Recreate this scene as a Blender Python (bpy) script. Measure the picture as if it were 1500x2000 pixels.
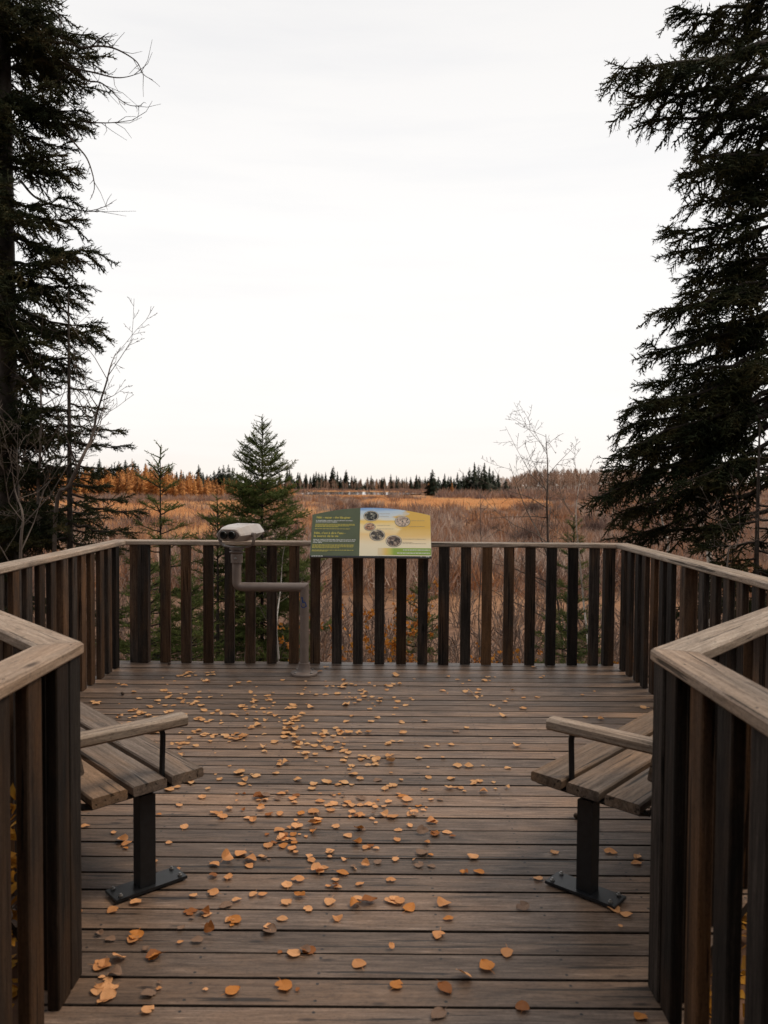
import bpy, bmesh, math, random
import numpy as np
from mathutils import Vector, Matrix

random.seed(7)
RNG = np.random.default_rng(11)
PI = math.pi
sc = bpy.context.scene
C = sc.collection
for o in list(bpy.data.objects):
    bpy.data.objects.remove(o)

# ------------------------------------------------------------------ camera
EYE = 1.62
FPX, HORIZON = 1555.0, 945.0                # focal length and horizon row of the 1500 x 2000 photograph
PITCH = math.atan((1000 - HORIZON) / FPX)
ROLL = math.radians(0.4)
cam_d = bpy.data.cameras.new('camera')
cam = bpy.data.objects.new('camera', cam_d)
C.objects.link(cam)
cam.location = (0, 0, EYE)
cam.rotation_euler = (Matrix.Rotation(PI / 2 - PITCH, 3, 'X') @ Matrix.Rotation(ROLL, 3, 'Z')).to_euler()
cam_d.sensor_fit = 'VERTICAL'
cam_d.sensor_height = 36.0
cam_d.sensor_width = 27.0
cam_d.lens = FPX / 2000.0 * 36.0
cam_d.clip_start = 0.05
cam_d.clip_end = 6000
cam_d.dof.use_dof = True
cam_d.dof.focus_distance = 5.6
cam_d.dof.aperture_fstop = 4.0
sc.camera = cam

# ------------------------------------------------------------------ world, sun, exposure
SUN_EL, SUN_AZ = math.radians(56), math.radians(78)       # azimuth clockwise from +Y: high over the right-hand side
w = bpy.data.worlds.new('World')
sc.world = w
w.use_nodes = True
nt = w.node_tree
nt.nodes.clear()
def wn(t, **k):
    n = nt.nodes.new(t)
    for a, b in k.items():
        setattr(n, a, b)
    return n
sky = wn('ShaderNodeTexSky', sky_type='NISHITA', sun_disc=False, sun_elevation=SUN_EL, sun_rotation=SUN_AZ)
sky.air_density, sky.dust_density, sky.ozone_density = 1.0, 2.5, 1.0
tc = wn('ShaderNodeTexCoord')
sep = wn('ShaderNodeSeparateXYZ')
nt.links.new(tc.outputs['Generated'], sep.inputs[0])
ramp = wn('ShaderNodeValToRGB')                            # the overcast layer, by elevation
ramp.color_ramp.elements[0].position = 0.0
ramp.color_ramp.elements[0].color = (1.0, 0.92, 0.84, 1)
ramp.color_ramp.elements[1].position = 1.0
ramp.color_ramp.elements[1].color = (0.82, 0.81, 0.81, 1)
for p, c in ((0.035, (1.0, 0.95, 0.905, 1)), (0.10, (1.0, 0.975, 0.95, 1)), (0.30, (0.985, 0.97, 0.955, 1)), (0.55, (0.90, 0.885, 0.875, 1))):
    e = ramp.color_ramp.elements.new(p)
    e.color = c
nt.links.new(sep.outputs['Z'], ramp.inputs[0])
mp = wn('ShaderNodeMapping')
mp.inputs['Scale'].default_value = (1.6, 1.6, 15.0)
nt.links.new(tc.outputs['Generated'], mp.inputs[0])
nz = wn('ShaderNodeTexNoise')
nz.inputs['Scale'].default_value = 1.7
nz.inputs['Detail'].default_value = 5
nz.inputs['Roughness'].default_value = 0.55
nt.links.new(mp.outputs[0], nz.inputs['Vector'])
thin = wn('ShaderNodeMapRange', clamp=True)
thin.inputs['From Min'].default_value = 0.46
thin.inputs['From Max'].default_value = 0.95
thin.inputs['To Min'].default_value = 0.02
thin.inputs['To Max'].default_value = 0.14
nt.links.new(nz.outputs['Fac'], thin.inputs['Value'])
up = wn('ShaderNodeVectorMath', operation='SCALE')
up.inputs['Scale'].default_value = 7.9                     # cloud radiance in units of the sky texture
nt.links.new(ramp.outputs[0], up.inputs[0])
mix = wn('ShaderNodeMix', data_type='RGBA')
nt.links.new(thin.outputs[0], mix.inputs['Factor'])
nt.links.new(up.outputs[0], mix.inputs[6])
nt.links.new(sky.outputs[0], mix.inputs[7])
bg = wn('ShaderNodeBackground')
bg.inputs['Strength'].default_value = 0.11
nt.links.new(mix.outputs[2], bg.inputs['Color'])
wo = wn('ShaderNodeOutputWorld')
nt.links.new(bg.outputs[0], wo.inputs[0])

sun_d = bpy.data.lights.new('sun', 'SUN')
sun_d.energy = 1.5
sun_d.angle = math.radians(16)
sun_d.color = (1.0, 0.83, 0.64)
sun = bpy.data.objects.new('sun', sun_d)
C.objects.link(sun)
sdir = Vector((math.sin(SUN_AZ) * math.cos(SUN_EL), math.cos(SUN_AZ) * math.cos(SUN_EL), math.sin(SUN_EL)))
sun.rotation_euler = (-sdir).to_track_quat('-Z', 'Y').to_euler()
sun.location = sdir * 60

sc.view_settings.view_transform = 'Standard'
sc.view_settings.look = 'None'
sc.view_settings.exposure = 0.27
sc.view_settings.gamma = 1.0
sc.view_settings.use_curve_mapping = False
sc.render.engine = 'CYCLES'

# ------------------------------------------------------------------ helpers
def ray(px, py):
    """direction of a photograph pixel; used to find where a thing stands once its distance is known"""
    u, v = px - 750.0, py - 1000.0
    c, s = math.cos(ROLL), math.sin(ROLL)
    u, v = c * u + s * v, -s * u + c * v
    d = (u / FPX, 1.0, -v / FPX)
    return (d[0], d[1] * math.cos(PITCH) + d[2] * math.sin(PITCH), -d[1] * math.sin(PITCH) + d[2] * math.cos(PITCH))

def at(px, py, Y):
    r = ray(px, py)
    t = Y / r[1]
    return np.array((r[0] * t, Y, r[2] * t + EYE))

def xat(px, Y):
    return (px - 750.0) / FPX * Y

def link(name, data, parent=None, loc=(0, 0, 0), rot=(0, 0, 0)):
    o = bpy.data.objects.new(name, data)
    C.objects.link(o)
    o.location = loc
    o.rotation_euler = rot
    if parent is not None:
        o.parent = parent
    return o

def tag(o, label, cat, group=None, kind=None):
    if label: o['label'] = label
    if cat: o['category'] = cat
    if group: o['group'] = group
    if kind: o['kind'] = kind
    return o

def thing(name, label, cat, loc=(0, 0, 0), rotz=0, group=None):
    o = link(name, None, None, loc, (0, 0, rotz))
    o.empty_display_size = 0.2
    return tag(o, label, cat, group)

def mesh(name, V, faces, mats=None, smooth=False, midx=None):
    """faces: list of int arrays (n,3) / (n,4)"""
    me = bpy.data.meshes.new(name)
    V = np.asarray(V, dtype=np.float32).reshape(-1, 3)
    me.vertices.add(len(V))
    me.vertices.foreach_set('co', V.ravel())
    tot, starts, loops, n = [], [], [], 0
    for F in faces:
        F = np.asarray(F, dtype=np.int32)
        if len(F) == 0: continue
        k = F.shape[1]
        loops.append(F.ravel())
        starts.append(np.arange(len(F), dtype=np.int32) * k + n)
        tot.append(np.full(len(F), k, dtype=np.int32))
        n += F.size
    loops = np.concatenate(loops); starts = np.concatenate(starts); tot = np.concatenate(tot)
    me.loops.add(len(loops)); me.loops.foreach_set('vertex_index', loops)
    me.polygons.add(len(starts))
    me.polygons.foreach_set('loop_start', starts)
    me.polygons.foreach_set('loop_total', tot)
    if midx is not None:
        me.polygons.foreach_set('material_index', np.asarray(midx, dtype=np.int32))
    if smooth:
        me.polygons.foreach_set('use_smooth', np.ones(len(starts), dtype=bool))
    me.update(calc_edges=True)
    me.validate()
    if mats is not None:
        for m in (mats if isinstance(mats, (list, tuple)) else [mats]):
            me.materials.append(m)
    return me

class MB:
    """collects verts and faces, any polygon size"""
    def __init__(s): s.v, s.f = [], []
    def add(s, V, F):
        b = len(s.v)
        s.v += [tuple(p) for p in V]
        s.f += [tuple(b + i for i in f) for f in F]
        return s
    def box(s, c, d, bev=0.0):
        M = plank_data(d[0], d[1], d[2], bev if bev else min(d) * 0.06)
        return s.add([(p[0] + c[0], p[1] + c[1], p[2] + c[2]) for p in M[0]], M[1])
    def tube(s, pts, rad, k=12, caps=True):
        V, F = tube_data(pts, rad, k, caps)
        return s.add(V, F)
    def lathe(s, prof, c=(0, 0, 0), k=24):
        V, F = [], []
        for r, z in prof:
            for i in range(k):
                a = 2 * PI * i / k
                V.append((c[0] + r * math.cos(a), c[1] + r * math.sin(a), c[2] + z))
        for j in range(len(prof) - 1):
            for i in range(k):
                F.append((j * k + i, j * k + (i + 1) % k, (j + 1) * k + (i + 1) % k, (j + 1) * k + i))
        F.append(tuple(reversed(range(k))))
        F.append(tuple((len(prof) - 1) * k + i for i in range(k)))
        return s.add(V, F)
    def me(s, name, mat, smooth=False, angle=None):
        m = bpy.data.meshes.new(name)
        m.from_pydata(s.v, [], s.f)
        m.update()
        if mat is not None: m.materials.append(mat)
        if smooth:
            m.polygons.foreach_set('use_smooth', np.ones(len(m.polygons), dtype=bool))
            try: m.set_sharp_from_angle(angle=math.radians(angle or 40))
            except Exception: pass
        return m
    def obj(s, name, mat, parent=None, smooth=False, loc=(0, 0, 0), rot=(0, 0, 0)):
        return link(name, s.me(name, mat, smooth), parent, loc, rot)

def section(W, T, b):
    """chamfered board section in (y,z)"""
    w2, t2 = W / 2, T / 2
    return [(-w2 + b, -t2), (w2 - b, -t2), (w2, -t2 + b), (w2, t2 - b), (w2 - b, t2), (-w2 + b, t2), (-w2, t2 - b), (-w2, -t2 + b)]

def plank_data(L, W, T, b=0.005, cutA=None, cutB=None):
    """board along X, centred; cutA/cutB give the x of each end as a function of y"""
    S = section(W, T, b)
    V = [((cutA(y) if cutA else -L / 2), y, z) for y, z in S] + [((cutB(y) if cutB else L / 2), y, z) for y, z in S]
    F = [(i, (i + 1) % 8, 8 + (i + 1) % 8, 8 + i) for i in range(8)]
    F = [tuple(reversed(f)) for f in F]
    F += [tuple(range(8)), tuple(reversed(range(8, 16)))]
    F = [tuple(reversed(f)) for f in F]
    return V, F

def plank_me(name, L, W, T, mat, b=0.005, cutA=None, cutB=None):
    V, F = plank_data(L, W, T, b, cutA, cutB)
    m = bpy.data.meshes.new(name)
    m.from_pydata(V, [], F)
    m.materials.append(mat)
    m.update()
    return m

def tube_data(pts, rad, k=8, caps=True):
    P = np.asarray(pts, float)
    n = len(P)
    R = np.full(n, rad) if np.isscalar(rad) else np.asarray(rad, float)
    T = np.gradient(P, axis=0)
    T /= np.linalg.norm(T, axis=1)[:, None] + 1e-9
    u = np.cross(T[0], (0.13, 0.31, 0.94) if abs(T[0][2]) < 0.9 else (1, 0.1, 0))
    u /= np.linalg.norm(u)
    V = []
    for i in range(n):
        u = u - T[i] * np.dot(u, T[i]); u /= np.linalg.norm(u) + 1e-9
        v = np.cross(T[i], u)
        for j in range(k):
            a = 2 * PI * j / k
            V.append(P[i] + R[i] * (math.cos(a) * u + math.sin(a) * v))
    F = []
    for i in range(n - 1):
        for j in range(k):
            F.append((i * k + j, i * k + (j + 1) % k, (i + 1) * k + (j + 1) % k, (i + 1) * k + j))
    if caps:
        F.append(tuple(reversed(range(k)))); F.append(tuple((n - 1) * k + j for j in range(k)))
    return [tuple(p) for p in V], F

def segs_arrays(P0, P1, R0, R1, k=3):
    """prisms for many thin twigs at once"""
    P0 = np.asarray(P0, float); P1 = np.asarray(P1, float)
    R0 = np.asarray(R0, float); R1 = np.asarray(R1, float)
    n = len(P0)
    T = P1 - P0
    T /= np.linalg.norm(T, axis=1)[:, None] + 1e-9
    ref = np.where(np.abs(T[:, 2:3]) < 0.9, np.array([[0, 0, 1.0]]), np.array([[1.0, 0, 0]]))
    U = np.cross(T, ref); U /= np.linalg.norm(U, axis=1)[:, None] + 1e-9
    W = np.cross(T, U)
    V = np.zeros((n, 2 * k, 3))
    for j in range(k):
        a = 2 * PI * j / k
        d = math.cos(a) * U + math.sin(a) * W
        V[:, j] = P0 + d * R0[:, None]
        V[:, k + j] = P1 + d * R1[:, None]
    base = (np.arange(n) * 2 * k)[:, None]
    F = np.concatenate([base + np.array([[j, (j + 1) % k, k + (j + 1) % k, k + j]]) for j in range(k)], axis=0)
    return V.reshape(-1, 3), F

def place(tmpl, M, T):
    """copies of a (V,F) template under matrices M (n,3,3) and offsets T (n,3), merged"""
    V, F = tmpl
    out = np.einsum('nij,vj->nvi', M, V) + T[:, None, :]
    FF = (F[None] + (np.arange(len(M)) * len(V))[:, None, None]).reshape(-1, F.shape[1])
    return out.reshape(-1, 3), FF

def merge(parts):
    V, F, n = [], [], 0
    for v, f in parts:
        V.append(v); F.append(f + n); n += len(v)
    return np.concatenate(V), F

# ------------------------------------------------------------------ materials
def mat(name):
    m = bpy.data.materials.new(name)
    m.use_nodes = True
    t = m.node_tree
    b = t.nodes['Principled BSDF']
    b.inputs['Specular IOR Level'].default_value = 0.3
    return m, t, b

def N(t, typ, **k):
    n = t.nodes.new(typ)
    for a, b in k.items():
        setattr(n, a, b)
    return n

def ramp_node(t, stops):
    r = N(t, 'ShaderNodeValToRGB')
    el = r.color_ramp.elements
    el[0].position, el[0].color = stops[0][0], (*stops[0][1], 1)
    el[1].position, el[1].color = stops[-1][0], (*stops[-1][1], 1)
    for p, c in stops[1:-1]:
        e = el.new(p); e.color = (*c, 1)
    return r

def math_node(t, op, a, b=None):
    n = N(t, 'ShaderNodeMath', operation=op)
    for i, x in enumerate((a, b)):
        if x is None: continue
        if isinstance(x, (int, float)): n.inputs[i].default_value = x
        else: t.links.new(x, n.inputs[i])
    return n.outputs[0]

def wood(name, cols, rough=0.72, warm=(0.30, 0.17, 0.08), warm_amt=0.5, vary=(0.6, 1.25), bump=0.5, nails=None, spec=0.3, stain=(0.42, 1.22), gx=1.3, knots=1.0):
    """weathered board, grain along local X, different on every board"""
    m, t, b = mat(name)
    L = t.links.new
    co = N(t, 'ShaderNodeTexCoord')
    oi = N(t, 'ShaderNodeObjectInfo')
    off = N(t, 'ShaderNodeVectorMath', operation='MULTIPLY_ADD')
    cx = N(t, 'ShaderNodeCombineXYZ')
    L(oi.outputs['Random'], cx.inputs[0]); L(oi.outputs['Random'], cx.inputs[1]); L(oi.outputs['Random'], cx.inputs[2])
    L(cx.outputs[0], off.inputs[0]); off.inputs[1].default_value = (97.3, 41.7, 63.1); L(co.outputs['Object'], off.inputs[2])
    def mapped(s):
        k = N(t, 'ShaderNodeMapping'); k.inputs['Scale'].default_value = s; L(off.outputs[0], k.inputs[0]); return k.outputs[0]
    def noise(v, scale, det=4, ro=0.6, dist=0.0):
        n = N(t, 'ShaderNodeTexNoise'); n.inputs['Scale'].default_value = scale; n.inputs['Detail'].default_value = det
        n.inputs['Roughness'].default_value = ro; n.inputs['Distortion'].default_value = dist
        L(v, n.inputs['Vector']); return n.outputs['Fac']
    # knots push the grain aside
    kn = N(t, 'ShaderNodeTexVoronoi', feature='F1'); kn.inputs['Scale'].default_value = 1.0
    L(mapped((2.3 * knots, 7.5 * knots, 1.0)), kn.inputs['Vector'])
    grain = noise(mapped((gx, 42, 42)), 1.6, 6, 0.65, 0.5)
    fine = noise(mapped((7, 150, 150)), 2.0, 5, 0.75)
    speck = noise(mapped((45, 90, 90)), 1.5, 4, 0.7)
    blot = noise(mapped((0.9, 3.5, 3.5)), 1.5, 4, 0.6, 0.4)
    g = math_node(t, 'ADD', math_node(t, 'MULTIPLY', grain, 0.62), math_node(t, 'MULTIPLY', fine, 0.38))
    r1 = ramp_node(t, [(0.30, cols[0]), (0.46, cols[1]), (0.58, cols[2]), (0.72, cols[3])])
    L(g, r1.inputs[0])
    # old warm stain that has stayed on in places
    wm = N(t, 'ShaderNodeMix', data_type='RGBA', blend_type='MIX')
    f1 = N(t, 'ShaderNodeMapRange', clamp=True); L(math_node(t, 'ADD', blot, math_node(t, 'MULTIPLY', math_node(t, 'FRACT', math_node(t, 'MULTIPLY', oi.outputs['Random'], 7.77)), 0.35)), f1.inputs['Value'])
    f1.inputs['From Min'].default_value = 0.58; f1.inputs['From Max'].default_value = 0.98; f1.inputs['To Max'].default_value = warm_amt
    L(f1.outputs[0], wm.inputs['Factor']); L(r1.outputs[0], wm.inputs[6])
    wcol = N(t, 'ShaderNodeMix', data_type='RGBA', blend_type='MULTIPLY'); wcol.inputs['Factor'].default_value = 0.6
    wcol.inputs[6].default_value = (*warm, 1); 
    gr2 = ramp_node(t, [(0.3, (0.35, 0.35, 0.35)), (0.65, (1.3, 1.25, 1.2))]); L(g, gr2.inputs[0]); L(gr2.outputs[0], wcol.inputs[7])
    L(wcol.outputs[2], wm.inputs[7])
    # weather stains
    st = N(t, 'ShaderNodeMix', data_type='RGBA', blend_type='MULTIPLY')
    rs = ramp_node(t, [(0.28, (stain[0], stain[0] * 0.96, stain[0] * 0.96)), (0.48, (0.95, 0.95, 0.95)), (0.72, (stain[1], stain[1] * 0.97, stain[1] * 0.94))]); L(noise(mapped((gx * 0.5, 7, 7)), 1.3, 5, 0.65, 0.8), rs.inputs[0])
    st.inputs['Factor'].default_value = 0.85; L(wm.outputs[2], st.inputs[6]); L(rs.outputs[0], st.inputs[7])
    # knots and splits
    kr = ramp_node(t, [(0.045, (0.16, 0.13, 0.11)), (0.13, (1, 1, 1))]); L(kn.outputs['Distance'], kr.inputs[0])
    k2 = N(t, 'ShaderNodeMix', data_type='RGBA', blend_type='MULTIPLY'); k2.inputs['Factor'].default_value = 0.9
    L(st.outputs[2], k2.inputs[6]); L(kr.outputs[0], k2.inputs[7])
    cr = noise(mapped((1.5, 46, 46)), 1.0, 2, 0.5, 0.3)
    crr = ramp_node(t, [(0.335, (0.10, 0.09, 0.08)), (0.355, (1, 1, 1))]); L(cr, crr.inputs[0])
    k3 = N(t, 'ShaderNodeMix', data_type='RGBA', blend_type='MULTIPLY'); k3.inputs['Factor'].default_value = 0.85
    L(k2.outputs[2], k3.inputs[6]); L(crr.outputs[0], k3.inputs[7])
    # every board its own tone
    mr = N(t, 'ShaderNodeMapRange'); L(math_node(t, 'FRACT', math_node(t, 'MULTIPLY', oi.outputs['Random'], 13.13)), mr.inputs['Value'])
    mr.inputs['To Min'].default_value, mr.inputs['To Max'].default_value = vary
    sc_ = N(t, 'ShaderNodeVectorMath', operation='SCALE'); L(k3.outputs[2], sc_.inputs[0]); L(mr.outputs[0], sc_.inputs['Scale'])
    spk = N(t, 'ShaderNodeMix', data_type='RGBA', blend_type='MULTIPLY'); spk.inputs['Factor'].default_value = 0.8
    spr = ramp_node(t, [(0.30, (0.45, 0.43, 0.42)), (0.44, (0.95, 0.95, 0.95)), (0.68, (1.28, 1.26, 1.24))]); L(speck, spr.inputs[0])
    L(sc_.outputs[0], spk.inputs[6]); L(spr.outputs[0], spk.inputs[7])
    col = spk.outputs[2]
    if nails:
        step, yy, rad = nails
        sx = N(t, 'ShaderNodeSeparateXYZ'); L(co.outputs['Object'], sx.inputs[0])
        fx = math_node(t, 'SUBTRACT', math_node(t, 'PINGPONG', sx.outputs[0], step), step * 0.5)
        fy = math_node(t, 'SUBTRACT', math_node(t, 'ABSOLUTE', sx.outputs[1]), yy)
        dd = math_node(t, 'SQRT', math_node(t, 'ADD', math_node(t, 'MULTIPLY', fx, fx), math_node(t, 'MULTIPLY', fy, fy)))
        nm = math_node(t, 'LESS_THAN', dd, rad)
        nmx = N(t, 'ShaderNodeMix', data_type='RGBA'); L(nm, nmx.inputs['Factor']); L(col, nmx.inputs[6]); nmx.inputs[7].default_value = (0.012, 0.011, 0.011, 1)
        col = nmx.outputs[2]
    L(col, b.inputs['Base Color'])
    b.inputs['Roughness'].default_value = rough
    b.inputs['Specular IOR Level'].default_value = spec
    rr = N(t, 'ShaderNodeMapRange'); L(g, rr.inputs['Value']); rr.inputs['From Min'].default_value = 0.3; rr.inputs['From Max'].default_value = 0.7
    rr.inputs['To Min'].default_value = rough + 0.14; rr.inputs['To Max'].default_value = rough - 0.14; L(rr.outputs[0], b.inputs['Roughness'])
    bp = N(t, 'ShaderNodeBump'); bp.inputs['Strength'].default_value = bump; bp.inputs['Distance'].default_value = 0.004
    hgt = math_node(t, 'ADD', g, math_node(t, 'MULTIPLY', crr.outputs[0], 0.4))
    L(hgt, bp.inputs['Height']); L(bp.outputs[0], b.inputs['Normal'])
    return m

def plain(name, col, rough=0.5, metal=0.0, noise_amt=0.25, scale=25, bump=0.0, spec=0.3, per_obj=0.0):
    m, t, b = mat(name)
    L = t.links.new
    co = N(t, 'ShaderNodeTexCoord')
    n = N(t, 'ShaderNodeTexNoise'); n.inputs['Scale'].default_value = scale; n.inputs['Detail'].default_value = 5
    L(co.outputs['Object'], n.inputs['Vector'])
    r = ramp_node(t, [(0.3, tuple(c * (1 - noise_amt) for c in col)), (0.7, tuple(c * (1 + noise_amt) for c in col))])
    L(n.outputs['Fac'], r.inputs[0])
    out = r.outputs[0]
    if per_obj:
        oi = N(t, 'ShaderNodeObjectInfo')
        mr = N(t, 'ShaderNodeMapRange'); L(oi.outputs['Random'], mr.inputs['Value']); mr.inputs['To Min'].default_value = 1 - per_obj; mr.inputs['To Max'].default_value = 1 + per_obj
        s = N(t, 'ShaderNodeVectorMath', operation='SCALE'); L(out, s.inputs[0]); L(mr.outputs[0], s.inputs['Scale']); out = s.outputs[0]
    L(out, b.inputs['Base Color'])
    b.inputs['Roughness'].default_value = rough
    b.inputs['Metallic'].default_value = metal
    b.inputs['Specular IOR Level'].default_value = spec
    if bump:
        bp = N(t, 'ShaderNodeBump'); bp.inputs['Strength'].default_value = bump; bp.inputs['Distance'].default_value = 0.002
        L(n.outputs['Fac'], bp.inputs['Height']); L(bp.outputs[0], b.inputs['Normal'])
    return m

def foliage(name, stops, scale=2.0, transl=0.0, per_obj=0.0, rough=0.7, spec=0.15):
    """vegetation colour that differs from clump to clump"""
    m, t, b = mat(name)
    L = t.links.new
    co = N(t, 'ShaderNodeTexCoord')
    n = N(t, 'ShaderNodeTexNoise'); n.inputs['Scale'].default_value = scale; n.inputs['Detail'].default_value = 6; n.inputs['Roughness'].default_value = 0.7
    L(co.outputs['Object'], n.inputs['Vector'])
    r = ramp_node(t, stops)
    fac = n.outputs['Fac']
    if per_obj:
        oi = N(t, 'ShaderNodeObjectInfo')
        fac = math_node(t, 'ADD', fac, math_node(t, 'MULTIPLY', math_node(t, 'SUBTRACT', oi.outputs['Random'], 0.5), per_obj))
    L(fac, r.inputs[0])
    L(r.outputs[0], b.inputs['Base Color'])
    b.inputs['Roughness'].default_value = rough
    b.inputs['Specular IOR Level'].default_value = spec
    if transl:
        tr = N(t, 'ShaderNodeBsdfTranslucent'); L(r.outputs[0], tr.inputs[0])
        mx = N(t, 'ShaderNodeMixShader'); mx.inputs[0].default_value = transl
        L(b.outputs[0], mx.inputs[1]); L(tr.outputs[0], mx.inputs[2])
        L(mx.outputs[0], t.nodes['Material Output'].inputs[0])
    return m

M_deck = wood('deck_wood', [(0.050, 0.034, 0.025), (0.108, 0.074, 0.054), (0.170, 0.119, 0.088), (0.42, 0.32, 0.245)], rough=0.50, stain=(0.45, 1.25), gx=3.0, warm=(0.30, 0.180, 0.105), warm_amt=0.6, vary=(0.66, 1.30), knots=1.5, nails=(0.41, 0.042, 0.0055), spec=0.42, bump=0.6)
M_slat = wood('railing_wood', [(0.008, 0.0065, 0.0055), (0.023, 0.0175, 0.0145), (0.043, 0.033, 0.027), (0.100, 0.080, 0.068)], rough=0.78, warm=(0.16, 0.075, 0.028), warm_amt=0.65, vary=(0.40, 1.40), stain=(0.4, 1.3), gx=2.2, spec=0.2)
M_cap = wood('rail_cap_wood', [(0.10, 0.075, 0.056), (0.27, 0.212, 0.165), (0.40, 0.325, 0.262), (0.56, 0.475, 0.40)], gx=2.2, stain=(0.42, 1.2), rough=0.66, warm=(0.36, 0.22, 0.13), warm_amt=0.5, vary=(0.85, 1.1), nails=(0.45, 0.045, 0.0045), spec=0.25)
M_bench = wood('bench_wood', [(0.042, 0.031, 0.025), (0.098, 0.074, 0.058), (0.150, 0.117, 0.094), (0.28, 0.23, 0.19)], rough=0.66, warm=(0.32, 0.19, 0.10), warm_amt=0.7, vary=(0.8, 1.25), spec=0.3)
M_edge = plain('gap_darkened_edge', (0.022, 0.017, 0.014), rough=0.9, noise_amt=0.4, scale=30, spec=0.05)  # darkness of the board gaps, put into the colour of sides and ends
M_black = plain('black_steel', (0.010, 0.011, 0.013), rough=0.42, noise_amt=0.3, scale=40, bump=0.1, spec=0.45)
M_bolt = plain('bolt_steel', (0.28, 0.27, 0.26), rough=0.4, metal=0.8)
M_bark = foliage('spruce_bark', [(0.3, (0.022, 0.017, 0.014)), (0.7, (0.075, 0.06, 0.05))], scale=9)
M_twig = foliage('spruce_twig_bark', [(0.3, (0.020, 0.014, 0.011)), (0.7, (0.055, 0.042, 0.034))], scale=6)
M_needle = foliage('spruce_needles', [(0.30, (0.010, 0.016, 0.008)), (0.46, (0.024, 0.030, 0.011)), (0.58, (0.052, 0.046, 0.016)), (0.72, (0.085, 0.054, 0.021))], scale=2.6, transl=0.08)
M_needle_y = foliage('young_spruce_needles', [(0.30, (0.047, 0.074, 0.022)), (0.5, (0.115, 0.146, 0.041)), (0.68, (0.203, 0.200, 0.062))], scale=3.5, transl=0.2)
M_grey = foliage('grey_bark', [(0.3, (0.050, 0.038, 0.031)), (0.7, (0.17, 0.135, 0.112))], scale=4)
M_birch = foliage('birch_bark', [(0.34, (0.10, 0.085, 0.07)), (0.44, (0.45, 0.41, 0.36)), (0.7, (0.68, 0.63, 0.57))], scale=7)
M_brush = foliage('brush_twigs', [(0.28, (0.072, 0.052, 0.043)), (0.48, (0.176, 0.124, 0.098)), (0.62, (0.260, 0.150, 0.094)), (0.76, (0.390, 0.293, 0.227))], scale=0.9)
M_shrub = foliage('marsh_shrub_twigs', [(0.30, (0.128, 0.083, 0.069)), (0.46, (0.232, 0.150, 0.120)), (0.58, (0.338, 0.188, 0.112)), (0.74, (0.450, 0.285, 0.188))], scale=0.16)
M_shrub2 = foliage('russet_shrub_twigs', [(0.30, (0.189, 0.087, 0.049)), (0.5, (0.348, 0.167, 0.084)), (0.72, (0.522, 0.275, 0.131))], scale=0.2)
M_shrub3 = foliage('pale_shrub_twigs', [(0.30, (0.238, 0.175, 0.140)), (0.5, (0.406, 0.301, 0.238)), (0.72, (0.588, 0.434, 0.329))], scale=0.2)
M_reed = foliage('golden_reeds', [(0.3, (0.493, 0.224, 0.090)), (0.5, (0.762, 0.403, 0.179)), (0.7, (0.850, 0.560, 0.280))], scale=0.05, transl=0.2)
M_oleaf = foliage('orange_bush_leaves', [(0.3, (0.34, 0.10, 0.018)), (0.5, (0.52, 0.19, 0.03)), (0.7, (0.60, 0.30, 0.05))], scale=3, transl=0.3)
M_litter = foliage('yellow_leaf_litter', [(0.3, (0.22, 0.10, 0.02)), (0.5, (0.55, 0.26, 0.035)), (0.7, (0.62, 0.36, 0.06))], scale=6, transl=0.25)

# ================================================================== THE SETTING
def smooth(a, b, x):
    t = np.clip((x - a) / (b - a), 0, 1)
    return t * t * (3 - 2 * t)

MARSH = -3.8
def ground_z(x, y):
    x = np.asarray(x, float); y = np.asarray(y, float)
    s = smooth(1.5, 24.0, y)
    z = -0.55 + (MARSH + 0.55) * s
    z = z + 0.10 * np.sin(x * 0.9 + 1.3) * np.cos(y * 0.7) * (1 - smooth(20, 30, y))
    z = z + 0.35 * np.sin(x * 0.03 + 0.6) * np.cos(y * 0.021 + 1.0) * smooth(25, 60, y) * (1 - smooth(300, 340, y))
    z = z + 5.0 * smooth(0.10, 0.30, x / np.maximum(y, 1.0)) * smooth(330, 560, y)       # rising ground under the right-hand wood
    z = z + 3.0 * smooth(0.18, 0.36, -x / np.maximum(y, 1.0)) * smooth(230, 420, y)
    return z

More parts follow.
